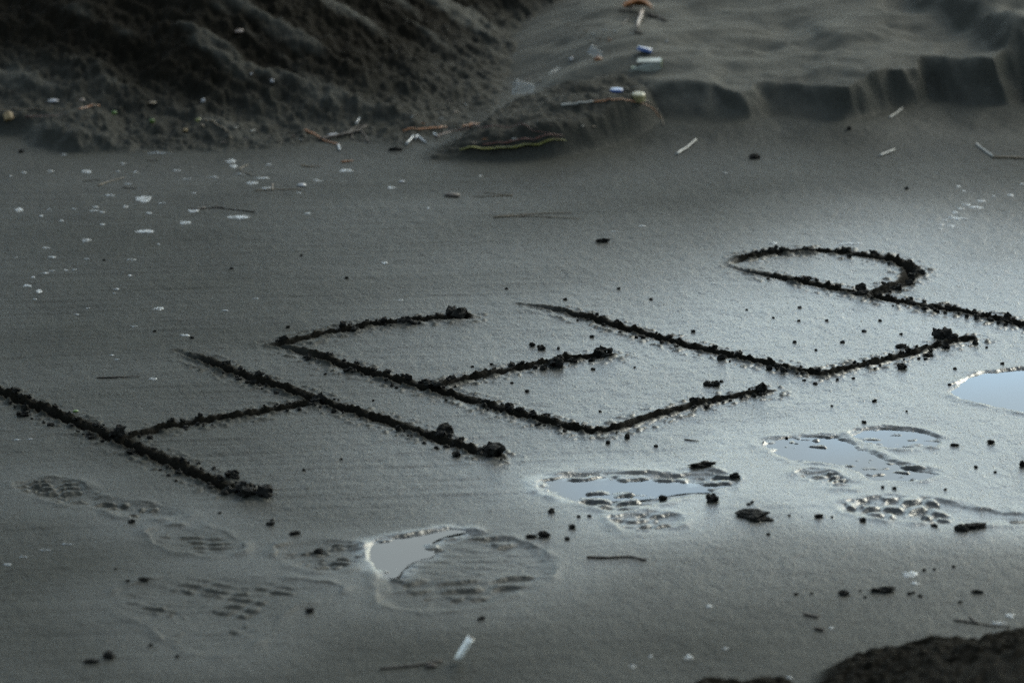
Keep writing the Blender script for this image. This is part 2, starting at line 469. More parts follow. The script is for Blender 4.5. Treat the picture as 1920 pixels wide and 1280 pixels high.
for L, strokes in STROKES.items():
    for (pl, wd, taper) in strokes:
        wp = chaikin(W(pl), 2, closed=False)
        js, is_ = pwin(wp, .08)
        x, y = GX[js, is_], GY[js, is_]
        wob = .0035 * fbm(x * 45, y * 45, 200 + si, 3)
        d, arc, side, tot = seg_dist(x, y, wp)
        ds = d * side + wob
        da = np.abs(ds)
        a0 = .35 + .65 * smooth(0, max(taper, .01), arc) if taper else np.ones_like(arc)
        if taper: a0 = np.clip(smooth(-.02, taper, arc), .12, 1)
        w = .0120 * wd * (.75 + .25 * a0) * (1 + .22 * fbm(arc * 26, side * 3 + 0 * arc, 210 + si, 2))
        prof = 1 - smooth(.25, 1.0, da / w)
        g = -.0145 * wd * a0 * prof * (1 + .35 * fbm(x * 70, y * 50, 220 + si, 3))
        rx = (da - w * 1.30) / (np.where(ds > 0, .0075, .0058) * wd)
        lump = np.clip(.5 + 1.6 * fbm(x * 85, y * 75, 230 + si, 4, .62), 0, 2.2)
        r = np.where(ds > 0, .0074, .0062) * wd * (.25 + .75 * a0) * np.exp(-rx * rx) * lump * (da > w * .6)
        r += .004 * a0 * np.clip(fbm(x * 110, y * 90, 240 + si, 3), 0, 1) * np.exp(-((da - .030) / .014) ** 2) * 1.3
        GRV[js, is_] = np.minimum(GRV[js, is_], g)
        RDG[js, is_] = np.maximum(RDG[js, is_], r * smooth(-.15, .9, rx + 1.2))
        m = (da < .031 * wd * (.55 + .45 * a0) + .004 * vn(x * 60, y * 60, 250 + si)) & (d < .05)
        LAB[js, is_][m] = 10 + si
        LOOSE[js, is_] = np.maximum(LOOSE[js, is_], .95 * np.where(ds > 0, smooth(.032 * wd, .018 * wd, da), smooth(1.75 * w, 1.05 * w, da)) * a0)
        STROKE_INFO.append((L, si, wp, tot, wd, taper))
        si += 1
groove = GRV < -.004
Z += np.where(groove, GRV, GRV + RDG)
RIP *= 1 - .6 * smooth(0, .006, RDG)
WET *= 1 - .8 * smooth(.0004, .003, RDG)

# ---- sand banks
# rough dry bank rising behind on the left
rough_poly = W([(-900,150),(-200,228),(0,249),(60,268),(130,285),(300,285),(430,290),(520,280),(600,268),(690,262)]) + \
    W([(760,245),(850,214),(940,185),(1010,150),(1080,112),(1130,70),(1190,45),(1250,20),(1290,-40)], .045) + [(.75, 13.5), (1.6, 18), (.5, 60), (-60, 60), (-60, 9.9)]
far = slice(np.searchsorted(Y_, 9.0), NY)
x, y = GX[far], GY[far]
dr = poly_sd(x, y, rough_poly) + .03 * fbm(x * 7, y * 7, 300, 3) + .07 * fbm(x * 3, y * 3, 302, 2) * smooth(-.3, .1, x) + .012 * fbm(x * 30, y * 20, 301, 3)
nearw = smooth(40, 12, y)
hgt_bank = .62 - .30 * smooth(-.9, .9, x)
dc = np.clip(dr, 0, 50)
dc = dc - .20 * (1 - np.exp(-dc / .20))
rise = np.where(dr > 0, hgt_bank * (1 - np.exp(-dc * .60 / hgt_bank)), 0)
step = .028 * smooth(0, .05, dr) * smooth(-.70, -.84, x)
rgh = smooth(.0, .22, dr)
ca, sa = math.cos(R(-38)), math.sin(R(-38))
lx, ly = x * ca + y * sa, -x * sa + y * ca
streak = fbm(lx * 3.0, ly * 11, 310, 4)
lump = fbm(x * 15, y * 10, 311, 5, .58)
crumb = fbm(x * 75, y * 50, 312, 4, .6)
calm = smooth(.16, .42, streak)              # smoother wind-swept streaks
zb = rise + step + nearw * (rgh * (.024 * streak + (.006 * lump + .0056 * crumb) * (1 - .8 * calm)) + .004 * crumb * smooth(0, .05, dr)) + nearw * smooth(0, .04, dr) * smooth(.5, .2, dr) * (.011 * np.clip(fbm(x * 26, y * 20, 313, 4, .6), -.1, 1) + .009 * np.clip(fbm(x * 60, y * 45, 314, 3), 0, 1))
# eroded ledge on the right
far_pts = [(6, 10.4), (60, 11), (60, 60), (-.6, 60), (-.6, 10.6)]
body_poly = W([(900,252),(1060,246),(1180,240),(1240,244),(1330,249),(1400,246),(1432,239),(1447,233),(1465,236),(1510,244),(1570,248),(1620,244),(1646,235),(1657,226),
               (1675,222),(1705,220),(1732,215),(1747,207),(1765,208),(1810,214),(1860,217),(1895,215),(1913,206),(1923,198),(1945,195),(1995,197),(2100,185),(2400,150)]) + far_pts
mound_poly = W([(775,304),(850,307),(950,305),(1040,298),(1110,285),(1180,268),(1232,251),(1252,235),(1243,214),(1195,198),(1100,195),(980,214),(870,245),(800,280)])
wob = .022 * fbm(x * 6, y * 4, 320, 3) + .016 * fbm(x * 15, y * 9, 326, 3) + .004 * fbm(x * 30, y * 24, 324, 3)
dm = poly_sd(x, y, chaikin(mound_poly, 2))
dl0 = poly_sd(x, y, chaikin(body_poly, 4))
dl = dl0 + wob
hl = .050 * smooth(-.06, .22, x) + .030 * smooth(.35, .85, x) + .014 * fbm(x * 6, y * 3, 321, 2)
gx = np.gradient(dl0, axis=1) / np.gradient(x, axis=1)          # flanks that face right drop more sharply
for _ in range(10):
    gx[1:-1, 1:-1] = (gx[:-2, 1:-1] + gx[2:, 1:-1] + gx[1:-1, :-2] + gx[1:-1, 2:]) / 4
tw = np.clip(dl / ((.095 + .04 * fbm(x * 4, y * 3, 325, 2)) * (1 - .45 * smooth(.15, .75, -gx))), 0, 1)
zm = (.024 + .030 * smooth(-.25, .12, x)) * smooth(0, .05 + .10 * smooth(.10, -.25, x), dm)
wall = (.6 * tw ** 1.7 + .4 * tw * tw * (3 - 2 * tw)) * (1 - .16 * smooth(.2, 1, fbm(x * 9, y * 7, 327, 3) + .5))
apron = .018 * smooth(-.22, .0, dl) ** 2 * smooth(-.2, .3, x)
ca, sa = math.cos(R(14)), math.sin(R(14))
lx, ly = x * ca + y * sa, -x * sa + y * ca
flow = fbm(lx * 2.2, ly * 9, 322, 3)
zl = apron + np.maximum(hl * wall, zm) + nearw * smooth(.02, .3, dl) * (.020 * flow + .05 * np.clip(dl, 0, 1.2)) + .006 * smooth(0, .1, dl) * fbm(x * 9, y * 14, 323, 3)
dl = np.maximum(dl, dm)
# second, higher step at the far right
top_poly = W([(1690,46),(1740,60),(1800,80),(1850,102),(1900,132),(1960,150),(2100,160)], .07) + [(5, 10.6), (30, 12), (30, 50), (1.1, 50), (.95, 11.4)]
dt = poly_sd(x, y, chaikin(top_poly, 1)) + .01 * fbm(x * 10, y * 8, 330, 3)
zl += .045 * smooth(-.02, .06, dt) + .05 * np.clip(dt, 0, .6) * nearw
hollow_c = [(1480,80,.07,.06,.020),(1440,112,.05,.04,.010),(1530,116,.05,.045,.014),(1770,92,.18,.13,.016),(1380,48,.10,.05,.010),(1240,150,.10,.04,.012),(1300,10,.1,.1,.02)]
for (hx, hy, ra, rb, dep) in hollow_c:
    c = P(hx, hy, .06)
    zl -= dep * np.exp(-((x - c.x) / ra) ** 2 - ((y - c.y) / rb) ** 2)
# crumbly debris-strewn mound between bank and ledge
mm = smooth(-.01, .06, dm) * smooth(.40, .22, x)
zl += mm * (.020 * fbm(x * 8, y * 14, 340, 4) + .006 * crumb )
zz = np.maximum(zb, zl)
UND[far] *= smooth(.12, -.1, np.maximum(dr, dl))
Z[far] += np.where(np.maximum(dr, dl) > -.3, zz, 0)
labf = LAB[far]
labf[(dl > -.004)] = 2
labf[(dr > -.004) & (zb >= zl - .004)] = 1
dryw = smooth(-.25, .15, np.maximum(dr, dl))
DRY[far] = np.maximum(DRY[far], np.maximum(.62 * smooth(.0, .12, dl), .30 * smooth(.0, .12, dr)))
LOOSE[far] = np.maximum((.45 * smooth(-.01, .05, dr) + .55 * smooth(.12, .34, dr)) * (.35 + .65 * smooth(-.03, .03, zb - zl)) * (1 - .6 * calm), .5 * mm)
WET[far] *= 1 - .85 * dryw
# dark bank in the foreground, bottom right corner
fg_poly = W([(1500,1292),(1506,1256),(1535,1222),(1590,1200),(1670,1190),(1750,1180),(1820,1170),(1880,1160),(1990,1146),(2300,1116)], .03) + [(2.2, 7.0), (2.2, 5.2), (.28, 5.2), (.30, 5.9)]
js, is_ = win(.1, 2.3, 5.1, 7.0)
x, y = GX[js, is_], GY[js, is_]
df = poly_sd(x, y, chaikin(fg_poly, 1)) + .012 * fbm(x * 22, y * 22, 350, 4) 
zf = .026 * smooth(-.005, .04, df) + .10 * smooth(.0, .45, df) + smooth(0, .05, df) * (.022 * fbm(x * 9, y * 9, 351, 5) + .006 * fbm(x * 90, y * 90, 352, 3))
zf = np.where(df > -.01, np.maximum(zf, 0), 0)
Z[js, is_] += zf
LAB[js, is_][df > -.004] = 3
LOOSE[js, is_] = np.maximum(LOOSE[js, is_], smooth(-.01, .02, df))
fg2 = W([(1270,1290),(1300,1278),(1360,1272),(1440,1270),(1500,1276),(1530,1290)], .01) + [(.36, 5.95), (.18, 5.95)]
df = poly_sd(x, y, fg2) + .006 * fbm(x * 30, y * 30, 360, 3)
Z[js, is_] += np.where(df > -.005, .02 * smooth(-.004, .03, df) * (1 + .5 * fbm(x * 50, y * 50, 361, 3)), 0)
LAB[js, is_][df > -.004] = 4
LOOSE[js, is_] = np.maximum(LOOSE[js, is_], smooth(-.01, .02, df))

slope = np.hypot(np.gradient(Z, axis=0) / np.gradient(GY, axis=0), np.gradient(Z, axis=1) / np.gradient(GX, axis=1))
DRY *= 1 - .95 * smooth(.5, 1.1, slope)  # steep faces lose the pale tone: their shade is put into the colour
Z += np.where(GY < -1.5, 6.5 * smooth(-1.5, -12, GY) * (1 + .15 * fbm(GX * .15, GY * .2, 370, 3)), 0)     # unseen dune added behind the viewer to block low sky light
Z += np.where(near_, UND + RIP * (1 - np.maximum(DRY, LOOSE)), 0)
WET = np.clip(WET, 0, 1)
# low ground of the far beach stays level

def zat(x, y):
    s = min(max(y, 5.5), 12.0) / 8.0
    j = int(np.clip(np.searchsorted(Y_, y) - 1, 0, NY - 2))
    fy = (y - Y_[j]) / (Y_[j + 1] - Y_[j])
    u = x / s
    i = int(np.clip(np.searchsorted(u_, u) - 1, 0, NX - 2))
    fx = (u - u_[i]) / (u_[i + 1] - u_[i])
    return float((Z[j, i] * (1 - fx) + Z[j, i + 1] * fx) * (1 - fy) + (Z[j + 1, i] * (1 - fx) + Z[j + 1, i + 1] * fx) * fy)

def on(px, py):
    """the point of the built surface that the photograph shows at (px, py)"""
    a, b = P(px, py, .25), P(px, py, -.03)
    prev = a
    for k in range(1, 57):
        q = a.lerp(b, k / 56)
        if q.z <= zat(q.x, q.y):
            lo, hi = prev, q
            for _ in range(14):
                mid = (lo + hi) / 2
                if mid.z <= zat(mid.x, mid.y): hi = mid
                else: lo = mid
            return Vector((hi.x, hi.y, zat(hi.x, hi.y)))
        prev = q
    q = P(px, py)
    return Vector((q.x, q.y, zat(q.x, q.y)))

# vertex normals of the whole field, so that the pieces meet without a seam
dZy = np.gradient(Z, axis=0); dZx = np.gradient(Z, axis=1)
Pu = np.stack([np.gradient(GX, axis=1), np.zeros_like(Z), dZx], -1)
Pv = np.stack([np.gradient(GX, axis=0), np.gradient(GY, axis=0), dZy], -1)
NRM = np.cross(Pu, Pv)
NRM /= np.linalg.norm(NRM, axis=-1, keepdims=True)

FL = LAB[:-1, :-1]
VID = np.arange(NX * NY).reshape(NY, NX)
ALLCO = np.stack([GX, GY, Z], -1).reshape(-1, 3)
def field_piece(name, lab, parent=None):
    m = FL == lab
    if not m.any(): return None
    q = np.stack([VID[:-1, :-1][m], VID[:-1, 1:][m], VID[1:, 1:][m], VID[1:, :-1][m]], -1)
    ids, inv = np.unique(q, return_inverse=True)
    inv = inv.reshape(-1).astype(np.int32)
    me = bpy.data.meshes.new(name)
    nf = len(q)
    me.vertices.add(len(ids)); me.vertices.foreach_set('co', ALLCO[ids].astype(np.float32).ravel())
    me.loops.add(nf * 4); me.loops.foreach_set('vertex_index', inv)
    me.polygons.add(nf)
    me.polygons.foreach_set('loop_start', np.arange(0, nf * 4, 4, dtype=np.int32))
    me.update(calc_edges=True)
    me.polygons.foreach_set('use_smooth', np.ones(nf, bool))
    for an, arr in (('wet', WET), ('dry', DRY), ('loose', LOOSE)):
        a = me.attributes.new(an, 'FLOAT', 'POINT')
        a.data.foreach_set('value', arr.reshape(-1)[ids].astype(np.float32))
    me.normals_split_custom_set_from_vertices(NRM.reshape(-1, 3)[ids])
    me.materials.append(SAND)
    o = bpy.data.objects.new(name, me)
    COL.objects.link(o)
    if parent: o.parent = parent
    return o

ground = tag(field_piece('ground', 0), 'smooth wet dark sand of the beach', kind='structure')
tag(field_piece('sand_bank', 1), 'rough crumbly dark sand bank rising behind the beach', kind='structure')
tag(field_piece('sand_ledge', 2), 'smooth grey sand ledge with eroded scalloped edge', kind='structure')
tag(field_piece('sand_mound', 3), 'dark blurred sand mound in the near corner', kind='structure')
tag(field_piece('sand_mound', 4), 'low dark sand lump at the bottom edge', kind='structure')
for i, (lab, *_r) in enumerate(PRINTS):
    o = field_piece('shoe_print', 100 + i)
    if o: tag(o, lab, 'shoe print', 'shoe prints in the wet sand')

# ---- standing water
PUD_LABEL = {'blue': 'puddle mirroring pale blue sky at the right edge of the sand',
             'white': 'long puddle mirroring white cloud in a flooded shoe print',
             'crescent': 'thin crescent puddle curling above the white puddle',
             'grey': 'narrow grey puddle in the shoe print below the letter E',
             'slate': 'slate grey puddle in the heel of the lowest flooded print'}
for nm, poly in PUDDLES.items():
    pts = chaikin(W(poly), 2)
    cx = sum(p[0] for p in pts) / len(pts); cy = sum(p[1] for p in pts) / len(pts)
    grow = .012
    ring = []
    for (a, b_) in pts:
        v = Vector((a - cx, b_ - cy)); v = v + v.normalized() * grow
        ring.append((v.x, v.y, 0))
    bm = bmesh.new()
    f = bm.faces.new([bm.verts.new(p) for p in ring])
    if f.normal.z < 0: f.normal_flip()
    bmesh.ops.recalc_face_normals(bm, faces=bm.faces[:])
    for f in bm.faces:
        if f.normal.z < 0: f.normal_flip()
    bmesh.ops.triangulate(bm, faces=bm.faces[:])
    me = bpy.data.meshes.new('puddle'); bm.to_mesh(me); bm.free()
    me.materials.append(WATER)
    o = bpy.data.objects.new('puddle', me); o.location = (cx, cy, -.0017)
    COL.objects.link(o)
    tag(o, PUD_LABEL[nm], 'puddle', kind='structure')

# ------------------------------------------------------------------ crumbs and clods
def lump_mesh(name, seed, sub=2, amp=.55, flat=.85, freq=1.5):
    """an angular clot of damp sand: broken outline, pitted faces"""
    bm = bmesh.new()
    bmesh.ops.create_icosphere(bm, subdivisions=sub, radius=1.0)
    off = Vector((seed * 3.7, seed * 1.3, -seed * 2.1))
    for v in bm.verts:
        p = v.co.copy()
        k = 1 + amp * noise.noise(p * freq + off) + amp * .55 * noise.noise(p * freq * 2.3 + off) + amp * .40 * noise.noise(p * freq * 5.1 + off)
        c = noise.cell(p * 1.7 + off)
        v.co = p * (k + .18 * amp * c); v.co.z *= flat
    me = bpy.data.meshes.new(name); bm.to_mesh(me); bm.free()
    me.materials.append(CLOD)
    return me
CRUMBS = [lump_mesh('crumb', 500 + k, 2, .75, .9, 1.4) for k in range(16)]
CLODS = [lump_mesh('sand_clod', 600 + k, 4, .62, .85, 1.3) for k in range(8)]

letters = {}
LET_LABEL = {'H': 'letter H scored in the wet sand with crumbled edges', 'E': 'letter E scored in the wet sand with three arms',
             'L': 'letter L scored in the wet sand with glinting foot', 'P': 'letter P scored in the wet sand with round bowl'}
stroke_ob = {}
for L in STROKES:
    c = P(*STROKES[L][0][0][4])
    letters[L] = tag(empty('sand_letter', (c.x, c.y, 0)), LET_LABEL[L], 'letter', 'letters of the word HELP written in the sand')
bpy.context.view_layer.update()
for (L, k, wp, tot, wd, taper) in STROKE_INFO:
    o = field_piece('stroke', 10 + k)
    o.parent = letters[L]; o.matrix_parent_inverse = letters[L].matrix_world.inverted()
    stroke_ob[k] = o

def place_crumb(x, y, r, parent, sink=.25, zs=1.0):
    o = bpy.data.objects.new('crumb', random.choice(CRUMBS))
    COL.objects.link(o)
    o.scale = (r * random.uniform(.8, 1.3), r * random.uniform(.8, 1.2), r * random.uniform(.7, 1.1) * zs)
    o.rotation_euler = (random.uniform(-.5, .5), random.uniform(-.5, .5), random.uniform(0, 6.28))
    o.location = (x, y, zat(x, y) + r * (.62 - sink))
    if parent:
        o.parent = parent; o.matrix_parent_inverse = parent.matrix_world.inverted()
    return o

def along(wp, s):
    acc = 0
    for (ax, ay), (bx, by) in zip(wp[:-1], wp[1:]):
        l_ = math.hypot(bx - ax, by - ay)
        if acc + l_ >= s or (bx, by) == wp[-1]:
            t = min((s - acc) / l_, 1)
            return ax + (bx - ax) * t, ay + (by - ay) * t, -(by - ay) / l_, (bx - ax) / l_
        acc += l_
bpy.context.view_layer.update()
for (L, k, wp, tot, wd, taper) in STROKE_INFO:
    n = int(tot * 120)
    for q in range(n):
        s = random.uniform(taper * .8, tot * .99)
        if noise.noise(Vector((s * 14, k * 7.3, .5))) < random.uniform(-.5, .25): continue
        x, y, nx, ny = along(wp, s)
        off = random.choice((-1, 1, 1)) * random.triangular(.012, .036, .018) * wd
        r = random.choice((random.triangular(.0015, .0036, .0022), random.triangular(.0015, .0036, .0022), random.triangular(.003, .0068, .004)))
        if abs(off) > .026: r *= .7
        place_crumb(x + nx * off, y + ny * off, r, stroke_ob[k])
# heaps pushed up where the stick was lifted: (stroke, px, py, spread px, count, size)
PILES = [(0,455,924,22,9,.011),(0,437,893,8,3,.008),(0,488,929,7,2,.007),(1,915,853,14,8,.011),(1,830,815,10,3,.008),(4,855,594,16,6,.0085),(4,757,604,8,2,.008),
         (5,1130,668,16,8,.0085),(5,1040,688,10,3,.009),(5,1015,684,14,3,.007),(6,1436,735,11,5,.009),(8,1768,632,14,6,.0095),(8,1800,640,16,4,.006),(8,1776,652,6,2,.008),
         (9,1620,551,20,9,.010),(10,1690,530,18,6,.006),(10,1480,472,14,3,.007),(10,1515,470,10,2,.009),(0,222,822,20,5,.008),(2,590,752,14,4,.009),(3,812,730,16,4,.007)]
for (k, px, py, sp, n, r) in PILES:
    for _ in range(n):
        c = P(px + random.gauss(0, sp * .6), py + random.gauss(0, sp * .16))
        place_crumb(c.x, c.y, r * random.uniform(.6, 1.15), stroke_ob[k], sink=.1)

# loose clods lying about, as in the photograph: (px, py, width px, height px, label)
def clod(px, py, w, h, label, group=None, rot=None, name='sand_clod', cat='clod', tilt=0):
    c = on(px, py + h * .35)
    m = PX(py)
    o = bpy.data.objects.new(name, random.choice(CLODS)); COL.objects.link(o)
    rx = w * m * .5; rz = max(h * m * .52, .0014)
    ry = min(rx, max(rz * 1.3, rx * .55))
    o.scale = (rx, ry, rz)
    o.rotation_euler = (0, R(tilt), R(rot) if rot is not None else random.uniform(-.4, .4))
    o.location = (c.x, c.y, c.z + rz * .45)
    return tag(o, label, cat, group)

BIG = [
 (1318,869,42,11,'flat dark bark-like clod above the end of the grey puddle print'),
 (1408,962,62,17,'long dark cigar shaped clod right of the grey puddle', None, -35),
 (1828,984,40,11,'long dark clod below the row of square tread blocks', None, 12),
 (1802,988,22,14,'rounded dark clod leaning on the long clod below the tread blocks'),
 (1337,931,24,18,'spiky round clod sitting beside the grey puddle'),
 (1243,932,14,12,'small pointed clod at the lower edge of the grey puddle'),
 (1378,889,16,11,'small clod at the upper right tip of the grey puddle print'),
 (1535,966,16,8,'squarish small clod between long clod and tread blocks'),
 (1618,973,11,8,'small round clod just below the tread blocks'),
 (1752,984,13,6,'flat small clod left of the rounded clod'),
 (1020,1000,20,13,'jagged clod above the right end of the slate puddle print'),
 (996,1004,18,8,'flat clod left of the jagged clod above the slate print'),
 (1073,986,12,9,'round clod with a short dark trail above the slate print'),
 (1064,1008,10,7,'small clod below the round trailing clod'),
 (1033,956,11,10,'small upright clod left of the heel mark'),
 (903,1157,12,7,'lone dark pellet below the slate puddle print'),
 (553,998,20,8,'flat dark clod right of the end of the first H stroke'),
 (508,980,13,9,'small twin clod below the end of the first H stroke'),
 (597,1031,17,9,'dark clod on the tread patch by the slate puddle'),
 (247,976,12,7,'small dark clod at the heel of the left shoe print'),
 (270,1084,20,7,'flat clod above the faint broad print'),
 (582,1142,13,11,'small dark clod right of the faint broad print'),
 (203,1226,18,15,'blurred dark clod at the bottom left of the sand'),
 (172,1238,26,9,'blurred flat clod at the very bottom left'),
 (1833,1108,19,8,'oval dark clod near the foreground mound'),
 (1658,1103,38,12,'largest clod of the dark cluster near the foreground mound'),
 (1582,1110,20,13,'left end clod of the dark cluster near the foreground mound'),
 (1016,650,16,11,'dark clod above the middle arm of E'),
 (998,645,10,9,'smaller upright clod left of the clod above the middle arm of E'),
 (1326,718,13,10,'left one of two touching clods above the foot of E'),
 (1342,718,17,11,'right one of two touching clods above the foot of E'),
 (1690,648,20,9,'flat clod above the foot of L'),
 (1703,655,11,8,'small clod at the end of the flat clod above the foot of L'),
 (1692,685,19,12,'square dark clod below the foot of L'),
 (1740,665,18,7,'flat dark clod under the end of the foot of L'),
 (1828,640,9,11,'upright clod just beyond the tip of the foot of L'),
 (955,759,14,14,'cube shaped clod above the stem of E'),
 (910,751,16,8,'flat clod above the stem of E near the middle arm'),
 (1024,777,15,8,'low clod above the lower end of the stem of E'),
 (1000,775,13,10,'ragged clod beside the low clod above the stem of E'),
 (1176,817,9,10,'round clod below the bend at the foot of E'),
 (1140,828,8,7,'tiny round clod below the corner of E'),
 (856,850,16,11,'clod below the end of the second stroke of H'),
 (827,811,19,14,'jagged clod above the second stroke of H'),
 (440,892,17,12,'clod above the end of the first stroke of H'),
 (1415,293,19,11,'black clod on the grey sand below the ledge'),
 (1131,450,22,9,'dark pebble with a thin shadow line in the middle of the sand'),
 (1744,575,14,9,'round clod above the long stem of P'),
 (1710,567,14,8,'small ragged clod above the stem of P near the bowl'),
 (1886,600,22,11,'big clod on the stem of P at the right edge'),
 (178,795,16,7,'oval clod right of the first H stroke'),
 (143,784,14,8,'small clod right of the first H stroke above the oval one'),
 (45,774,20,12,'clod left of the first H stroke near its start'),
 (95,795,13,7,'flat clod below the first H stroke'),
 (172,819,13,9,'round clod left of the crossing of H'),
 (245,845,15,10,'twin clod below the crossing of H'),
 (1917,868,10,14,'dark clod cut by the right edge of the picture'),
 (1858,827,12,8,'small clod right of the crescent puddle'),
 (1790,833,14,6,'flat clod at the right tip of the crescent puddle'),
 (742,279,24,8,'dark brown flat clod on the sand under the bank'),
 (40,283,9,7,'dark pellet at the foot of the bank on the left'),
 (1592,240,8,8,'reddish dark pellet below the ledge wall'),
 (1700,352,7,6,'black pellet on the right of the far sand'),
]
for b_ in BIG:
    clod(*b_)
# many tiny pellets scattered from the strokes; nothing tells them apart
TINY = [(1047,652),(1110,630),(1112,691),(960,717),(988,732),(886,686),(922,682),(1190,688),(1240,640),(1300,620),(1498,600),(1400,580),(1500,575),(1370,750),(1355,742),(1300,757),(1352,714),
        (1508,712),(1528,718),(1480,690),(1570,710),(1600,708),(1723,671),(1735,672),(1450,595),(1790,690),(1475,820),(1620,790),(1700,770),(1560,760),(1640,750),(1430,720),(940,860),(818,838),
        (795,829),(850,831),(1125,770),(1230,835),(412,960),(510,973),(400,876),(372,868),(300,880),(330,900),(316,890),(60,784),(82,791),(156,813),(192,826),(1440,1000),(1480,965),(1560,968),
        (1655,912),(1677,914),(1773,916),(1830,874),(1866,884),(1733,1067),(1752,1066),(1788,1061),(1613,1106),(1676,1101),(1622,1118),(1522,1111),(1493,1112),(1705,1111),(1713,1109),(1725,1116),
        (1800,1127),(217,1065),(240,1087),(283,1208),(333,1228),(1410,940),(1403,944),(1105,966),(1085,967),(1690,625),(1650,600),(1220,560),(1060,560),(950,540),(1160,540),(565,478),(434,502),(290,620),
        (360,632),(195,487),(650,520),(540,612),(610,700),(700,750),(570,880),(640,860),(1490,640),(1530,655),(1580,640),(1620,620),(1760,640),(1550,600),(1850,650),(1880,680),(1640,690),(1780,720)]
for (px, py) in TINY:
    s_w = random.uniform(4.5, 8)
    c = P(px, py)
    if py > 930:
        lab = 'tiny dark sand pellet near the foreground mound' if px > 1450 else ('tiny dark sand pellet around the flooded prints' if px > 900 else 'tiny dark sand pellet on the lower left sand')
    elif py < 560:
        lab = 'tiny dark sand pellet on the smooth sand above the letters'
    else:
        best = min(((Vector(q) - c.xy).length, L) for (L, k, wp, *_r) in STROKE_INFO for q in wp)
        lab = 'tiny dark sand pellet lying beside the letter ' + best[1] if best[0] < .16 else 'tiny dark sand pellet on the wet sand right of the letters'
    clod(px, py, s_w, s_w * .7, lab, lab.replace('tiny dark sand pellet', 'tiny pellets'))

# ------------------------------------------------------------------ foam left by the last wave
def foam(px, py, w, h, label, group=None):
    c = on(px, py); m = PX(py)
    el = math.atan2(CAM_H - c.z, c.y)
    rx, ry = w * m * .5, min(h * m * .5 / math.sin(el), w * m * .9)
    n, rings = 22, 4
    ph = random.uniform(0, 50)
    vs, fs = [(0, 0, zat(c.x, c.y) - c.z + .0016)], []
    for k in range(1, rings + 1):
        t = k / rings
        for i in range(n):
            a = 2 * math.pi * i / n
            o = .9 + .55 * noise.noise(Vector((math.cos(a) * 1.4 + ph, math.sin(a) * 1.4, 0))) + .30 * noise.noise(Vector((math.cos(a) * 4 + ph, math.sin(a) * 4, 3)))
            o = max(o, .25)
            x, y = rx * o * t * math.cos(a), ry * o * t * math.sin(a)
            z = zat(c.x + x, c.y + y) - c.z + (.0009 * math.sqrt(max(0, 1 - t * t)) + .0003) - (.0012 if k == rings else 0)
            vs.append((x, y, z))
    for i in range(n):
        fs.append((0, 1 + i, 1 + (i + 1) % n))
        for k in range(rings - 1):
            a, b_ = 1 + k * n + i, 1 + k * n + (i + 1) % n
            fs.append((a, a + n, b_ + n, b_))
    me = bpy.data.meshes.new('foam_patch'); me.from_pydata(vs, [], fs)
    me.polygons.foreach_set('use_smooth', np.ones(len(fs), bool))
    me.materials.append(FOAM)
    o = bpy.data.objects.new('foam_patch', me); o.location = c
    COL.objects.link(o)
    return tag(o, label, 'foam', group)

FOAM_BIG = [
 (448,407,54,9,'widest white foam patch, right of the dark forked twig'),
 (347,417,28,8,'oval white foam patch left of the widest foam patch'),
 (363,395,28,7,'white foam patch touching the dark forked twig'),
 (270,373,42,14,'broken lacy foam patch below the left bank'),
 (235,388,12,11,'upright foam blob under the broken lacy patch'),
 (35,394,20,14,'curled foam patch near the left edge'),
 (162,322,25,7,'slanting foam patch under the left bank'),
 (273,434,43,8,'long white foam patch above the letter H'),
 (162,450,23,9,'ragged foam patch left of the long foam patch'),
 (50,536,19,7,'upper half of the broken foam curl at the left edge'),
 (72,546,17,9,'lower half of the broken foam curl at the left edge'),
 (298,578,25,8,'drop shaped foam patch above the start of the second H stroke'),
 (648,320,29,8,'pointed white foam patch under the root clump'),
 (733,352,17,5,'small bright foam patch right of the pointed one'),
 (437,312,18,8,'foam patch at the foot of the rubble, lower of two'),
 (433,302,20,8,'foam patch at the foot of the rubble, upper of two'),
 (472,343,27,8,'slanted foam patch above the straw with upright stub'),
 (721,493,18,5,'lone white foam fleck in the middle of the sand'),
 (751,563,13,5,'lone foam fleck above the top arm of E'),
 (288,710,17,5,'lone foam fleck right of the thin bark sliver'),
 (347,629,21,5,'thin foam fleck above the second H stroke'),
 (1450,456,22,6,'foam patch above the left part of the bowl of P'),
 (1590,457,56,6,'thin lacy foam streak above the bowl of P'),
 (1612,457,15,11,'foam knot at the end of the streak above P'),
 (1428,490,15,5,'foam fleck inside the bowl of P'),
 (1830,389,35,6,'upper straight foam bar of the branching streak at the right'),
 (1795,410,42,6,'lower straight foam bar of the branching streak at the right'),
 (1706,1076,38,16,'large blurred foam patch near the foreground mound'),
 (1715,1093,19,7,'small blurred foam patch under the large blurred one'),
 (1893,1153,22,11,'blurred foam patch at the edge of the foreground mound'),
 (1870,1167,32,8,'blurred foam patch under the foreground twig'),
 (1291,1232,21,11,'blurred foam ring around a dark speck at the bottom'),
]
for f in FOAM_BIG: foam(f[0], f[1], f[2], f[3] * .85, f[4])
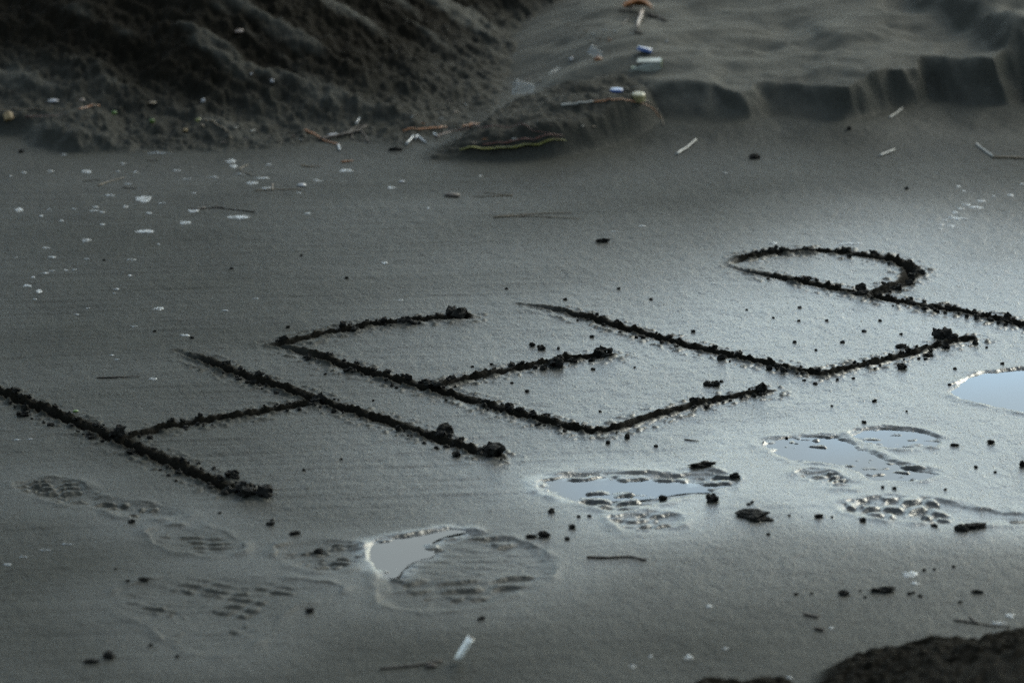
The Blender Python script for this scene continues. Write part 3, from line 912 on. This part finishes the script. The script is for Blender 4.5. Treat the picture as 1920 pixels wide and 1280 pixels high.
FOAM_SMALL = {
 ('pale foam fleck on the grey sand under the left bank', 'foam under the left bank'):
  [(95,321,15,5),(77,405,12,4),(180,388,17,5),(177,395,25,4),(192,398,17,3),(280,400,22,4),(303,381,19,4),(206,366,25,4),(192,421,15,4),(115,414,13,4),(231,307,15,5),(330,320,19,5),(255,323,15,4),
   (222,322,10,3),(503,309,17,4),(490,334,36,4),(500,353,28,5),(595,339,19,5),(363,363,13,4),(577,401,15,5),(92,393,9,3),(45,324,14,4),(120,290,18,2),(300,287,60,2),(20,330,8,3),(560,362,10,3),(140,392,14,2),(240,345,18,2),(400,332,24,3),(350,336,22,2),(450,326,20,3)],
 ('thin foam fleck on the rippled sand above the letter H', 'foam above the letter H'):
  [(87,465,21,5),(97,482,18,6),(163,486,14,4),(247,487,27,3),(85,512,20,4),(62,520,13,4),(97,508,18,3),(124,507,12,3),(140,506,9,3),(66,561,11,3),(219,542,17,4),(214,550,8,3),(422,582,17,3),(143,590,13,3),
   (252,612,17,4),(209,666,15,3),(220,674,11,3),(480,560,19,2),(165,578,10,3),(243,517,10,4),(30,483,8,3),(297,458,9,3)],
 ('small foam fleck between the letters and the ledge', 'foam in the middle of the sand'):
  [(1150,434,17,3),(1205,424,19,4),(1273,583,10,3),(1338,532,15,4),(1313,549,10,3),(1360,325,12,4),(900,330,10,3),(803,391,8,3)],
 ('small branching foam fleck at the right of the far sand', 'foam branching at the right'):
  [(1812,384,16,4),(1802,392,12,4),(1790,399,12,4),(1782,406,10,4),(1772,413,10,4),(1765,421,9,4),(1782,424,17,6),(1840,377,18,3),(1806,358,7,6),(1797,350,8,3),(1895,366,11,5),(1916,345,8,5),(1762,430,8,3),(1863,368,8,3)],
 ('blurred foam fleck on the sand in the near foreground', 'foam in the foreground'):
  [(1330,1136,15,9),(1360,1216,13,9),(1558,1177,13,6),(1187,1249,17,10),(1480,1270,16,6),(1220,1230,8,5),(45,1044,22,3),(15,1058,26,4),(85,1031,30,2),(125,1020,30,2)],
 ('faint foam line left of the first stroke of H', 'foam left of H'):
  [(32,824,20,3),(55,823,18,2)],
}
for (lab, grp), lst in FOAM_SMALL.items():
    for f in lst: foam(f[0], f[1], f[2] * (1.3 if f[0] > 1700 else .9), f[3] * (1.1 if f[0] > 1700 else .62), lab, grp)

# ------------------------------------------------------------------ wrack: sticks, leaves, litter
M_TWIG = simple_mat('dark_twig', (.018, .013, .009), (.045, .032, .020), .75, 300)
M_STRAW = simple_mat('dry_straw', (.055, .037, .018), (.12, .088, .048), .6, 260)
M_PALE = simple_mat('bleached_stem', (.14, .137, .12), (.25, .245, .22), .55, 240)
M_ORANGE = simple_mat('orange_bark', (.11, .040, .010), (.23, .088, .022), .6, 160)
M_BROWNLEAF = simple_mat('brown_leaf', (.10, .038, .010), (.24, .088, .020), .5, 90)
M_GREENLEAF = simple_mat('yellow_green_leaf', (.060, .062, .008), (.13, .125, .018), .45, 60)
M_REDEDGE = simple_mat('red_leaf_edge', (.04, .010, .006), (.08, .022, .01), .5, 90)
M_GREEN = simple_mat('fresh_green_leaf', (.035, .07, .006), (.08, .14, .015), .5, 120)
M_BLUE = simple_mat('blue_plastic', (.010, .034, .115), (.013, .044, .145), .30, 30, 0)
M_WHITE = simple_mat('white_plastic', (.20, .21, .215), (.30, .31, .305), .35, 60, 0)
M_YELLOW = simple_mat('yellowed_plastic', (.11, .095, .035), (.17, .145, .06), .4, 60, 0)
M_CARTON = simple_mat('printed_carton', (.12, .13, .108), (.20, .21, .18), .5, 40, .0002)
M_CARTGREEN = simple_mat('green_carton_print', (.09, .12, .06), (.16, .19, .11), .5, 40, .0002)
M_SHELL = simple_mat('shell', (.17, .165, .16), (.30, .29, .29), .4, 120)
M_CORK = simple_mat('cork', (.12, .08, .03), (.22, .15, .07), .7, 200)
M_FILM = simple_mat('clear_plastic', (.75, .78, .78), (.85, .87, .87), .2, 60, 0, .5, 0, .08)
M_BONE = simple_mat('peeled_stick', (.11, .08, .06), (.20, .15, .115), .55, 160)

def mesh_obj(name, vs, fs, mat, loc=(0, 0, 0), parent=None, smooth_=True):
    me = bpy.data.meshes.new(name); me.from_pydata([tuple(v) for v in vs], [], fs)
    me.polygons.foreach_set('use_smooth', np.full(len(fs), smooth_, bool))
    me.materials.append(mat)
    o = bpy.data.objects.new(name, me); o.location = loc
    COL.objects.link(o)
    if parent is not None: o.parent = parent
    return o

def tube_geo(pts, radii, n=7, wob=.12):
    vs, fs = [], []
    m = len(pts)
    for k, p in enumerate(pts):
        t = (pts[min(k + 1, m - 1)] - pts[max(k - 1, 0)]).normalized()
        a = t.cross(Vector((0, 0, 1)));  a = a.normalized() if a.length > 1e-4 else Vector((1, 0, 0))
        b_ = a.cross(t).normalized()
        for i in range(n):
            an = 2 * math.pi * i / n
            r = radii[k] * (1 + wob * random.uniform(-1, 1))
            vs.append(p + (a * math.cos(an) + b_ * math.sin(an)) * r)
    for k in range(m - 1):
        for i in range(n):
            fs.append((k * n + i, k * n + (i + 1) % n, (k + 1) * n + (i + 1) % n, (k + 1) * n + i))
    fs.append(tuple(range(n))[::-1]); fs.append(tuple(range((m - 1) * n, m * n)))
    return vs, fs

def ground_path(ipts, r, lift=0.0, sub=5, bend=.3):
    """points lying on the built surface under the given photograph pixels"""
    raw = [on(x, y) for x, y in ipts]
    out = []
    for k in range(len(raw) - 1):
        for q in range(sub):
            out.append(raw[k].lerp(raw[k + 1], q / sub))
    out.append(raw[-1])
    for p in out:
        p.z = max(p.z, zat(p.x, p.y)) + r * .8 + lift
        p.x += random.uniform(-1, 1) * r * bend; p.y += random.uniform(-1, 1) * r * bend
    return out

def stick(name, ipts, wpx, mat, label, cat, group=None, taper=.5, parent=None, lift=0.0):
    r = wpx * PX(ipts[0][1]) * .42
    pts = ground_path(ipts, r, lift)
    n = len(pts)
    rad = [r * (1 - (1 - taper) * k / (n - 1)) for k in range(n)]
    c = pts[0].copy() if parent is None else Vector((0, 0, 0))
    org = pts[0] if parent is None else parent.location
    vs, fs = tube_geo([p - org for p in pts], rad)
    o = mesh_obj(name, vs, fs, mat, org if parent is None else (0, 0, 0), parent)
    if parent is None: tag(o, label, cat, group)
    return o

def twig(pieces, mat, label, cat='twig', name='twig', group=None):
    """a forked twig: first piece is the stem, the others are its side shoots"""
    c = on(*pieces[0][0][0])
    root = tag(empty(name, c), label, cat, group)
    for k, (ip, w) in enumerate(pieces):
        stick('stem' if k == 0 else 'side_shoot', ip, w, mat, None, None, parent=root)
    return root

def blade(name, ipts, wpx, mat, label=None, cat=None, parent=None, fold=.5, lift=.002, vert=.35):
    """leaf blade with a midrib fold and real thickness"""
    w = wpx * PX(ipts[0][1]) * .5
    pts = ground_path(ipts, .001, lift, 6, 0)
    n = len(pts)
    org = pts[0].copy() if parent is None else parent.location
    vs, fs = [], []
    for k, p in enumerate(pts):
        t = (pts[min(k + 1, n - 1)] - pts[max(k - 1, 0)]).normalized()
        a = t.cross(Vector((0, 0, 1))).normalized()
        u = k / (n - 1)
        ww = w * max(.12, math.sin(math.pi * min(1, .08 + .92 * u)) ** .6 if u > .5 else .55 + .45 * u * 2)
        up = Vector((0, 0, 1))
        e1 = a * ww * (1 - vert) + up * ww * fold
        e2 = -a * ww * (1 - vert) + up * ww * fold
        q = p - org
        for v in (q + e1, q, q + e2, q + e2 - up * .0012, q - up * .0012, q + e1 - up * .0012): vs.append(v)
    for k in range(n - 1):
        for i in range(6):
            fs.append((k * 6 + i, k * 6 + (i + 1) % 6, (k + 1) * 6 + (i + 1) % 6, (k + 1) * 6 + i))
    fs.append((5, 4, 3, 2, 1, 0)); b0 = (n - 1) * 6; fs.append(tuple(b0 + i for i in range(6)))
    o = mesh_obj(name, vs, fs, mat, org if parent is None else (0, 0, 0), parent)
    if parent is None: tag(o, label, cat)
    return o

def chip(name, px, py, w, h, mat, label, cat, group=None, thick=.35, rot=0, seed=None, tilt=(0, 0)):
    """small irregular flake: shells, scraps, leaf pieces"""
    c = on(px, py + h * .3); m = PX(py)
    rx, rz = w * m * .45, max(h * m * .4, .002)
    sd = seed if seed is not None else px * .37
    n = 12
    vs, fs = [], []
    for zi, (rr, zz) in enumerate(((.82, -.5), (1.0, 0), (.78, .55), (.35, .95))):
        for i in range(n):
            a = 2 * math.pi * i / n
            o_ = rr * (1 + .30 * noise.noise(Vector((math.cos(a) * 1.5 + sd, math.sin(a) * 1.5, zi * .2))))
            vs.append((rx * o_ * math.cos(a), rx * .7 * o_ * math.sin(a), rz * zz * (thick / .35)))
    for k in range(3):
        for i in range(n):
            fs.append((k * n + i, k * n + (i + 1) % n, (k + 1) * n + (i + 1) % n, (k + 1) * n + i))
    fs.append(tuple(range(n))[::-1]); fs.append(tuple(range(3 * n, 4 * n)))
    o = mesh_obj(name, vs, fs, mat, (c.x, c.y, c.z + rz * .4))
    o.rotation_euler = (R(tilt[0]), R(tilt[1]), R(rot))
    return tag(o, label, cat, group)

def lathe_geo(prof, n=28, ribs=0, rib=0.0):
    vs, fs = [], []
    for (r, z, rb) in prof:
        for i in range(n):
            a = 2 * math.pi * i / n
            rr = r * (1 + (rib if (rb and i % 2) else 0))
            vs.append((rr * math.cos(a), rr * math.sin(a), z))
    for k in range(len(prof) - 1):
        for i in range(n):
            fs.append((k * n + i, k * n + (i + 1) % n, (k + 1) * n + (i + 1) % n, (k + 1) * n + i))
    return vs, fs

def bottle_cap(px, py, wpx, mat, label, tilt=(0, 0), hscale=1.0, lift=0):
    c = on(px, py); r = wpx * PX(py) * .5
    root = tag(empty('bottle_cap', (c.x, c.y, c.z + lift)), label, 'bottle cap')
    h = r * .85 * hscale
    vs, fs = lathe_geo([(r, 0, 1), (r, h * .8, 1), (r * .93, h, 0), (r * .5, h * 1.01, 0), (.0001, h * 1.01, 0)], 40, rib=.05)
    a = mesh_obj('shell', vs, fs, mat, (0, 0, 0), root)
    vs, fs = lathe_geo([(r * 1.03, -.0012, 0), (r * 1.05, .0006, 0), (r * 1.03, .0022, 0), (r * .9, .0022, 0), (r * .9, -.0012, 0), (r * 1.03, -.0012, 0)], 40)
    mesh_obj('tear_ring', vs, fs, mat, (0, 0, 0), root)
    root.rotation_euler = (R(tilt[0]), R(tilt[1]), 0)
    return root

# caps
bottle_cap(1208, 99, 27, M_BLUE, 'tilted blue bottle cap above the white carton', (-6, 12), .5, .004)
bottle_cap(1156, 170, 23, M_BLUE, 'flat dark blue bottle cap on the grey ledge', (0, 0), .35)
bottle_cap(1197, 187, 24, M_YELLOW, 'yellowed bottle cap on the crest of the debris mound', (8, 0), 1.15)

# torn drink carton
c = on(1212, 131); m = PX(131)
root = tag(empty('drink_carton', c), 'torn white carton with green print lying on the ledge', 'carton')
Lc, Hc, Dc, T = 62 * m, 14 * m, .035, .0012
def panel(name, quad, mat, parent):
    q = [Vector(v) for v in quad]
    nrm = (q[1] - q[0]).cross(q[3] - q[0]).normalized() * T
    vs = q + [v + nrm for v in q]
    return mesh_obj(name, vs, [(0, 3, 2, 1), (4, 5, 6, 7), (0, 1, 5, 4), (1, 2, 6, 5), (2, 3, 7, 6), (3, 0, 4, 7)], mat, (0, 0, 0), parent, False)
panel('front_panel', [(-Lc * .55, -.012, 0), (Lc * .42, 0, -.002), (Lc * .40, 0, Hc), (-Lc * .10, -.004, Hc * .8)], M_CARTON, root)
panel('top_panel', [(-Lc * .28, .004, Hc * .86), (Lc * .40, .001, Hc * 1.0), (Lc * .44, Dc, Hc * 1.02), (-Lc * .22, Dc, Hc * .98)], M_CARTON, root)
panel('end_panel', [(Lc * .425, .001, 0), (Lc * .47, Dc, 0), (Lc * .455, Dc, Hc), (Lc * .41, .002, Hc)], M_CARTGREEN, root)
panel('base_panel', [(-Lc * .45, .004, .002), (Lc * .40, .004, .002), (Lc * .43, Dc, .004), (-Lc * .35, Dc, .004)], M_CARTGREEN, root)

# crushed clear cups
def crushed_cup(px, py, hpx, label, tilt, az, squash=.7):
    c = on(px, py); m = PX(py); h = hpx * m; r = h * .36
    root = tag(empty('plastic_cup', (c.x, c.y, c.z + r * .6)), label, 'plastic cup')
    vs, fs = lathe_geo([(r * .72, 0, 0), (r * .80, h * .3, 0), (r * .92, h * .65, 0), (r, h * .95, 0)], 24)
    vs = [(x * squash * (1 + .18 * noise.noise(Vector((x * 60, y * 60, z * 60)))), y, z) for x, y, z in vs]
    fs.append(tuple(range(24))[::-1])
    mesh_obj('cup_wall', vs, fs, M_FILM, (0, 0, 0), root)
    vs, fs = lathe_geo([(r * 1.00, h * .95, 0), (r * 1.07, h * .96, 0), (r * 1.07, h * .985, 0), (r * 1.0, h * .99, 0), (r * 1.0, h * .95, 0)], 24)
    mesh_obj('rim', [(x * squash, y, z) for x, y, z in vs], fs, M_WHITE, (0, 0, 0), root)
    root.rotation_euler = (R(tilt[0]), R(tilt[1]), R(az))
crushed_cup(1000, 176, 38, 'crushed clear plastic cup lying on the rubble slope', (78, 10), -70, .55)
crushed_cup(1128, 112, 26, 'small clear plastic cup beside the orange leaf scrap', (60, 0), -100, .8)

# leaves and bark
lf = tag(empty('cane_leaf', on(862, 285)), 'long yellow-green cane leaf with red edge under the debris mound', 'leaf')
blade('green_blade', [(862,286),(910,285),(960,283),(1010,277),(1062,268)], 13, M_GREENLEAF, parent=lf, lift=.004)
blade('red_edge', [(905,281),(950,278),(1000,273),(1058,265)], 5, M_REDEDGE, parent=lf, lift=.010)
stick('red_stem', [(815,262),(850,250),(900,244),(945,243),(1000,251),(1050,266)], 2.6, M_REDEDGE, 'thin reddish arched stem above the yellow-green leaf', 'stem', lift=.004)
blade('orange_husk', [(755,249),(790,246),(825,243),(838,240)], 9, M_ORANGE, 'orange husk with dark tips lying beside the rubble', 'husk')
blade('orange_husk', [(868,241),(882,238),(898,234)], 9, M_ORANGE, 'short orange husk on the left end of the debris mound', 'husk')
stick('orange_root', [(572,246),(590,254),(610,266),(636,273)], 6, M_ORANGE, 'orange-brown root running from the dark root clump', 'root')
chip('white_flake', 626, 252, 31, 6, M_SHELL, 'flat pale flake lying on the dark root clump', 'flake')
twig([([(600,264),(640,256),(670,248),(688,240)],9),([(650,252),(668,240),(690,236)],4),([(672,248),(684,256),(690,268)],5),([(660,252),(660,262),(700,268)],3)], M_TWIG, 'dark tangled root clump at the foot of the bank', 'root clump', 'root_clump')
stick('brown_chip', [(640,305),(662,303)], 5, M_ORANGE, 'small orange-brown sliver above the pointed foam patch', 'sliver')
ol = tag(empty('curled_leaf', on(1195, 22)), 'curled orange-brown leaf over a peeled stick at the top of the picture', 'leaf')
blade('leaf_blade', [(1170,26),(1188,22),(1205,22),(1224,28)], 26, M_BROWNLEAF, parent=ol, fold=.9, lift=.012)
stick('stalk', [(1160,20),(1180,22),(1200,24)], 4, M_TWIG, None, None, parent=ol)
stick('peeled_stick', [(1205,26),(1200,42),(1195,62)], 9, M_BONE, 'pale peeled stick standing under the curled orange leaf', 'stick', lift=.006)
twig([([(1165,50),(1180,34),(1200,28)],3),([(1215,30),(1232,34),(1250,42)],8),([(1190,62),(1205,64)],6)], M_TWIG, 'dark tangle of rotting stems around the peeled stick', 'stems', 'rotting_stems')
chip('orange_leaf', 1121, 109, 17, 13, M_BROWNLEAF, 'orange leaf scrap leaning on the small clear cup', 'leaf', tilt=(35, 0))
stick('pale_reed', [(1052,199),(1080,197),(1112,192)], 6, M_PALE, 'short pale reed on the crest of the debris mound', 'reed')
stick('brown_twig', [(1112,192),(1150,189),(1190,192),(1225,206),(1238,222)], 3.5, M_ORANGE, 'brown twig arching over the end of the debris mound', 'twig')
stick('straw', [(1205,190),(1228,202),(1240,218),(1244,236)], 3, M_STRAW, 'drooping straw at the end of the debris mound', 'straw')
# pale sticks on the open sand
stick('white_stick', [(1268,291),(1288,278),(1305,264)], 6, M_PALE, 'pale stick lying below the end of the debris mound', 'stick', taper=.7)
stick('white_stick', [(1648,294),(1677,282)], 5, M_PALE, 'short white stick on the sand under the ledge', 'stick', taper=.9)
bs = tag(empty('bent_reed', on(1862, 295)), 'bent reed, half white and half brown, at the right edge', 'reed')
stick('white_half', [(1830,271),(1846,284),(1862,295)], 5, M_PALE, None, None, parent=bs, taper=.9)
stick('brown_half', [(1862,296),(1895,297),(1935,298)], 5, M_STRAW, None, None, parent=bs, taper=.9)
stick('grey_stick', [(1668,222),(1680,214),(1693,204)], 4, M_PALE, 'thin grey stick leaning at the foot of the ledge', 'stick', taper=.7)
wt = tag(empty('white_tube', on(858, 1242)), 'short white plastic tube standing out in the blurred foreground', 'tube')
p0 = on(858, 1242); m = PX(1240)
ax = (P(884, 1200, .030) - p0).normalized(); ln = .034
M_TUBE = simple_mat('bright_white_plastic', (.80, .78, .70), (.88, .86, .78), .4, 60, 0)
vs, fs = tube_geo([Vector((0, 0, .005)) + ax * ln * k / 4 for k in range(5)], [.0048] * 5, 14, 0)
mesh_obj('tube_wall', vs, fs, M_TUBE, (0, 0, 0), wt)
vs, fs = tube_geo([Vector((0, 0, .005)) + ax * ln * 1.0, Vector((0, 0, .005)) + ax * (ln + .0004)], [.0036, .0036], 14, 0)
mesh_obj('bore', vs, fs, M_TWIG, (0, 0, 0), wt)
stick('dark_twig', [(712,1254),(770,1249),(830,1240)], 5, M_TWIG, 'blurred dark twig left of the white tube', 'twig', taper=.9)
chip('bark_piece', 808, 1246, 26, 12, M_TWIG, 'blurred dark bark piece on the twig by the white tube', 'bark')
# needles and twigs on the sand
twig([([(925,408),(980,406),(1030,407),(1086,411)],2.6),([(925,407),(980,403),(1030,400),(1072,400)],2.4)], M_STRAW, 'pair of long brown pine needles in the middle of the far sand', 'pine needles', 'pine_needle')
twig([([(962,367),(925,368),(886,369)],2.2),([(962,367),(930,364),(905,361)],2.0)], M_STRAW, 'pair of thin needles right of the dark bark lump', 'pine needles', 'pine_needle')
chip('bark_lump', 848, 364, 38, 11, M_TWIG, 'dark pointed bark lump beside the thin needles', 'bark', rot=-14)
twig([([(478,398),(440,394),(410,391),(384,391)],2.6),([(384,391),(370,394),(356,393)],5),([(420,390),(405,388),(395,389)],2)], M_TWIG, 'dark forked twig lying across white foam', 'twig')
twig([([(447,318),(460,325),(478,331)],2.6),([(449,317),(457,313),(465,310)],2.6)], M_STRAW, 'small V shaped straw beside the foot of the rubble', 'straw', 'straw')
twig([([(478,358),(510,356),(566,356)],3),([(511,357),(511,350),(512,345)],3.2)], M_STRAW, 'flat straw with an upright stub below the rubble', 'straw', 'straw')
stick('straw', [(155,341),(172,339),(188,338)], 2.4, M_TWIG, 'short dark straw under the left bank', 'straw')
stick('straw', [(184,349),(205,341),(232,334)], 2.6, M_STRAW, 'yellowish straw next to the short dark straw', 'straw')
stick('straw', [(231,352),(257,354)], 2.2, M_TWIG, 'faint dark straw below the yellowish straw', 'straw')
stick('straw', [(274,301),(297,302)], 2.2, M_TWIG, 'tiny dark straw close under the bank foot', 'straw')
stick('straw', [(564,311),(580,313),(600,312)], 3.4, M_STRAW, 'brown curved straw left of the orange-brown sliver', 'straw')
stick('bark_sliver', [(182,709),(215,708),(262,706)], 4, M_TWIG, 'thin dark bark sliver above the first stroke of H', 'sliver')
stick('bark_sliver', [(1283,824),(1298,826),(1311,827)], 3, M_TWIG, 'tiny dark sliver below the corner of L', 'sliver')
stick('bark_sliver', [(1505,527),(1518,525),(1532,523)], 5, M_TWIG, 'dark splinter inside the bowl of P', 'splinter')
stick('dark_twig', [(1507,1152),(1535,1158)], 6, M_TWIG, 'short straight dark twig left of the foreground mound', 'twig', taper=.9)
stick('dark_twig', [(1528,1179),(1545,1182)], 7, M_TWIG, 'stubby dark twig below the short straight one', 'twig', taper=.9)
twig([([(1788,1163),(1825,1168),(1860,1174),(1895,1176)],4.5),([(1832,1169),(1824,1162),(1818,1155)],6)], M_TWIG, 'blurred brown twig with a stub at the edge of the mound', 'twig')
stick('dark_twig', [(1100,1045),(1140,1046),(1180,1044),(1212,1051)], 5, M_TWIG, 'flat dark seaweed strip right of the slate puddle print', 'seaweed', taper=.8)
stick('straw', [(-10,208),(50,206),(124,206)], 2.4, M_STRAW, 'long straight straw on the bank at the left edge', 'straw')
stick('straw', [(48,219),(90,218),(126,216)], 2.4, M_REDEDGE, 'reddish straw below the long straight straw', 'straw')
blade('brown_leaf', [(148,207),(165,204),(188,200)], 6, M_BROWNLEAF, 'narrow brown leaf on the left bank', 'leaf')
# small finds on the bank
c = on(18, 226); m = PX(226)
ck = tag(empty('cork', c), 'tan cork stub half buried at the left edge of the bank', 'cork')
vs, fs = lathe_geo([(.0001, 0, 0), (.008, 0, 0), (.0088, .002, 0), (.0088, .014, 0), (.0075, .016, 0), (.0001, .016, 0)], 18)
b1 = mesh_obj('body', vs, fs, M_CORK, (0, 0, 0), ck)
ck.rotation_euler = (R(-35), R(-20), 0)
chip('shell', 100, 188, 24, 8, M_SHELL, 'white oval shell on the left bank', 'shell')
chip('shell', 154, 187, 13, 9, M_BONE, 'pinkish broken shell right of the white oval shell', 'shell')
chip('shell', 285, 192, 22, 6, M_STRAW, 'tan flat shell piece on the bank slope', 'shell')
chip('shell', 381, 188, 9, 13, M_SHELL, 'upright white shell piece on the bank', 'shell')
chip('shell', 348, 243, 12, 11, M_CORK, 'cream shell piece in the rubble below the bank', 'shell')
chip('paper_scrap', 450, 58, 22, 10, M_BONE, 'pale crumpled paper scrap high on the bank', 'paper')
chip('pebble', 510, 151, 9, 10, M_SHELL, 'small pale pebble in the dark bank', 'pebble')
chip('pebble', 471, 138, 6, 5, M_SHELL, 'tiny pale pebble above left of the other pale pebble', 'pebble')
chip('green_leaf', 214, 210, 13, 9, M_GREEN, 'bright green leaf on the left bank', 'leaf', tilt=(25, 0))
chip('green_leaf', 285, 225, 12, 15, M_GREEN, 'green sprig leaf right of the bright green leaf', 'leaf', tilt=(40, 0))
chip('green_leaf', 372, 224, 14, 10, M_GREENLEAF, 'olive leaf beside the yellow root in the rubble', 'leaf', tilt=(30, 0))
chip('green_leaf', 142, 770, 13, 4, M_GREEN, 'tiny bright green leaf on the sand beside the letter H', 'leaf')
twig([([(385,226),(405,233),(430,250)],4),([(378,236),(384,240)],5)], M_STRAW, 'yellow root in the rubble under the bank', 'root', 'yellow_root')
chip('shell', 566, 346, 20, 9, M_SHELL, 'white shell with a dark pellet at the end of the straw', 'shell')
chip('shell', 753, 340, 13, 4, M_SHELL, 'small flat shell above the bright foam patch', 'shell')
for k, (a, b_, lab) in enumerate([((762,272),(775,256),'leftmost of three clear plastic sticks under the orange husk'), ((778,262),(784,256),'shortest of three clear plastic sticks under the orange husk'),
                                  ((782,255),(799,269),'longest of three clear plastic sticks under the orange husk')]):
    stick('plastic_stick', [a, b_], 4, M_WHITE, lab, 'plastic stick', taper=1)
stick('plastic_stick', [(634,273),(637,283)], 5, M_WHITE, 'white stub at the end of the orange-brown root', 'plastic stick', taper=1)
stick('plastic_stick', [(668,234),(674,222)], 3, M_WHITE, 'thin white stick above the dark root clump', 'plastic stick', taper=1)
stick('plastic_stick', [(812,251),(820,257)], 4, M_WHITE, 'white stub right of the plastic sticks', 'plastic stick', taper=1)
stick('plastic_stick', [(1032,140),(1048,129)], 6, M_FILM, 'cloudy plastic strip on the rubble above the debris mound', 'plastic strip', taper=1)
chip('pebble', 1071, 110, 10, 9, M_SHELL, 'pale round pebble left of the orange leaf scrap', 'pebble')
chip('pebble', 1251, 77, 5, 5, M_SHELL, 'tiny white pebble right of the tilted blue cap', 'pebble')
# straw scraps of the wrack line
WR = [(1080,52),(1095,60),(1110,66),(1120,74),(1085,70),(1140,76),(1060,48),(1100,78),(1130,58),(1152,60),(985,150),(1000,146),(1012,152),(960,158),(945,165),(935,172),(830,205),(842,198),(850,212),(825,222),(836,190),
      (870,196),(890,186),(770,222),(780,216),(815,206),(560,262),(548,256),(535,250),(470,247),(440,240),(455,262),(500,258),(520,266),(430,258),(415,268),(860,262),(885,268),(905,262),(930,256),(960,262),(1000,240),(1030,236),(1060,222),(1090,238),(790,232),(910,210),(1110,238),(1180,14),(1215,8)]
for (px, py) in WR:
    a = random.uniform(-.5, .5); l_ = random.uniform(5, 11)
    stick('straw_scrap', [(px, py), (px + l_ * math.cos(a), py + l_ * .5 * math.sin(a))], random.uniform(2, 3.6), random.choice((M_STRAW, M_PALE, M_BONE, M_TWIG, M_ORANGE)),
          'small straw scrap in the wrack along the bank', 'straw', 'straw scraps of the wrack line')
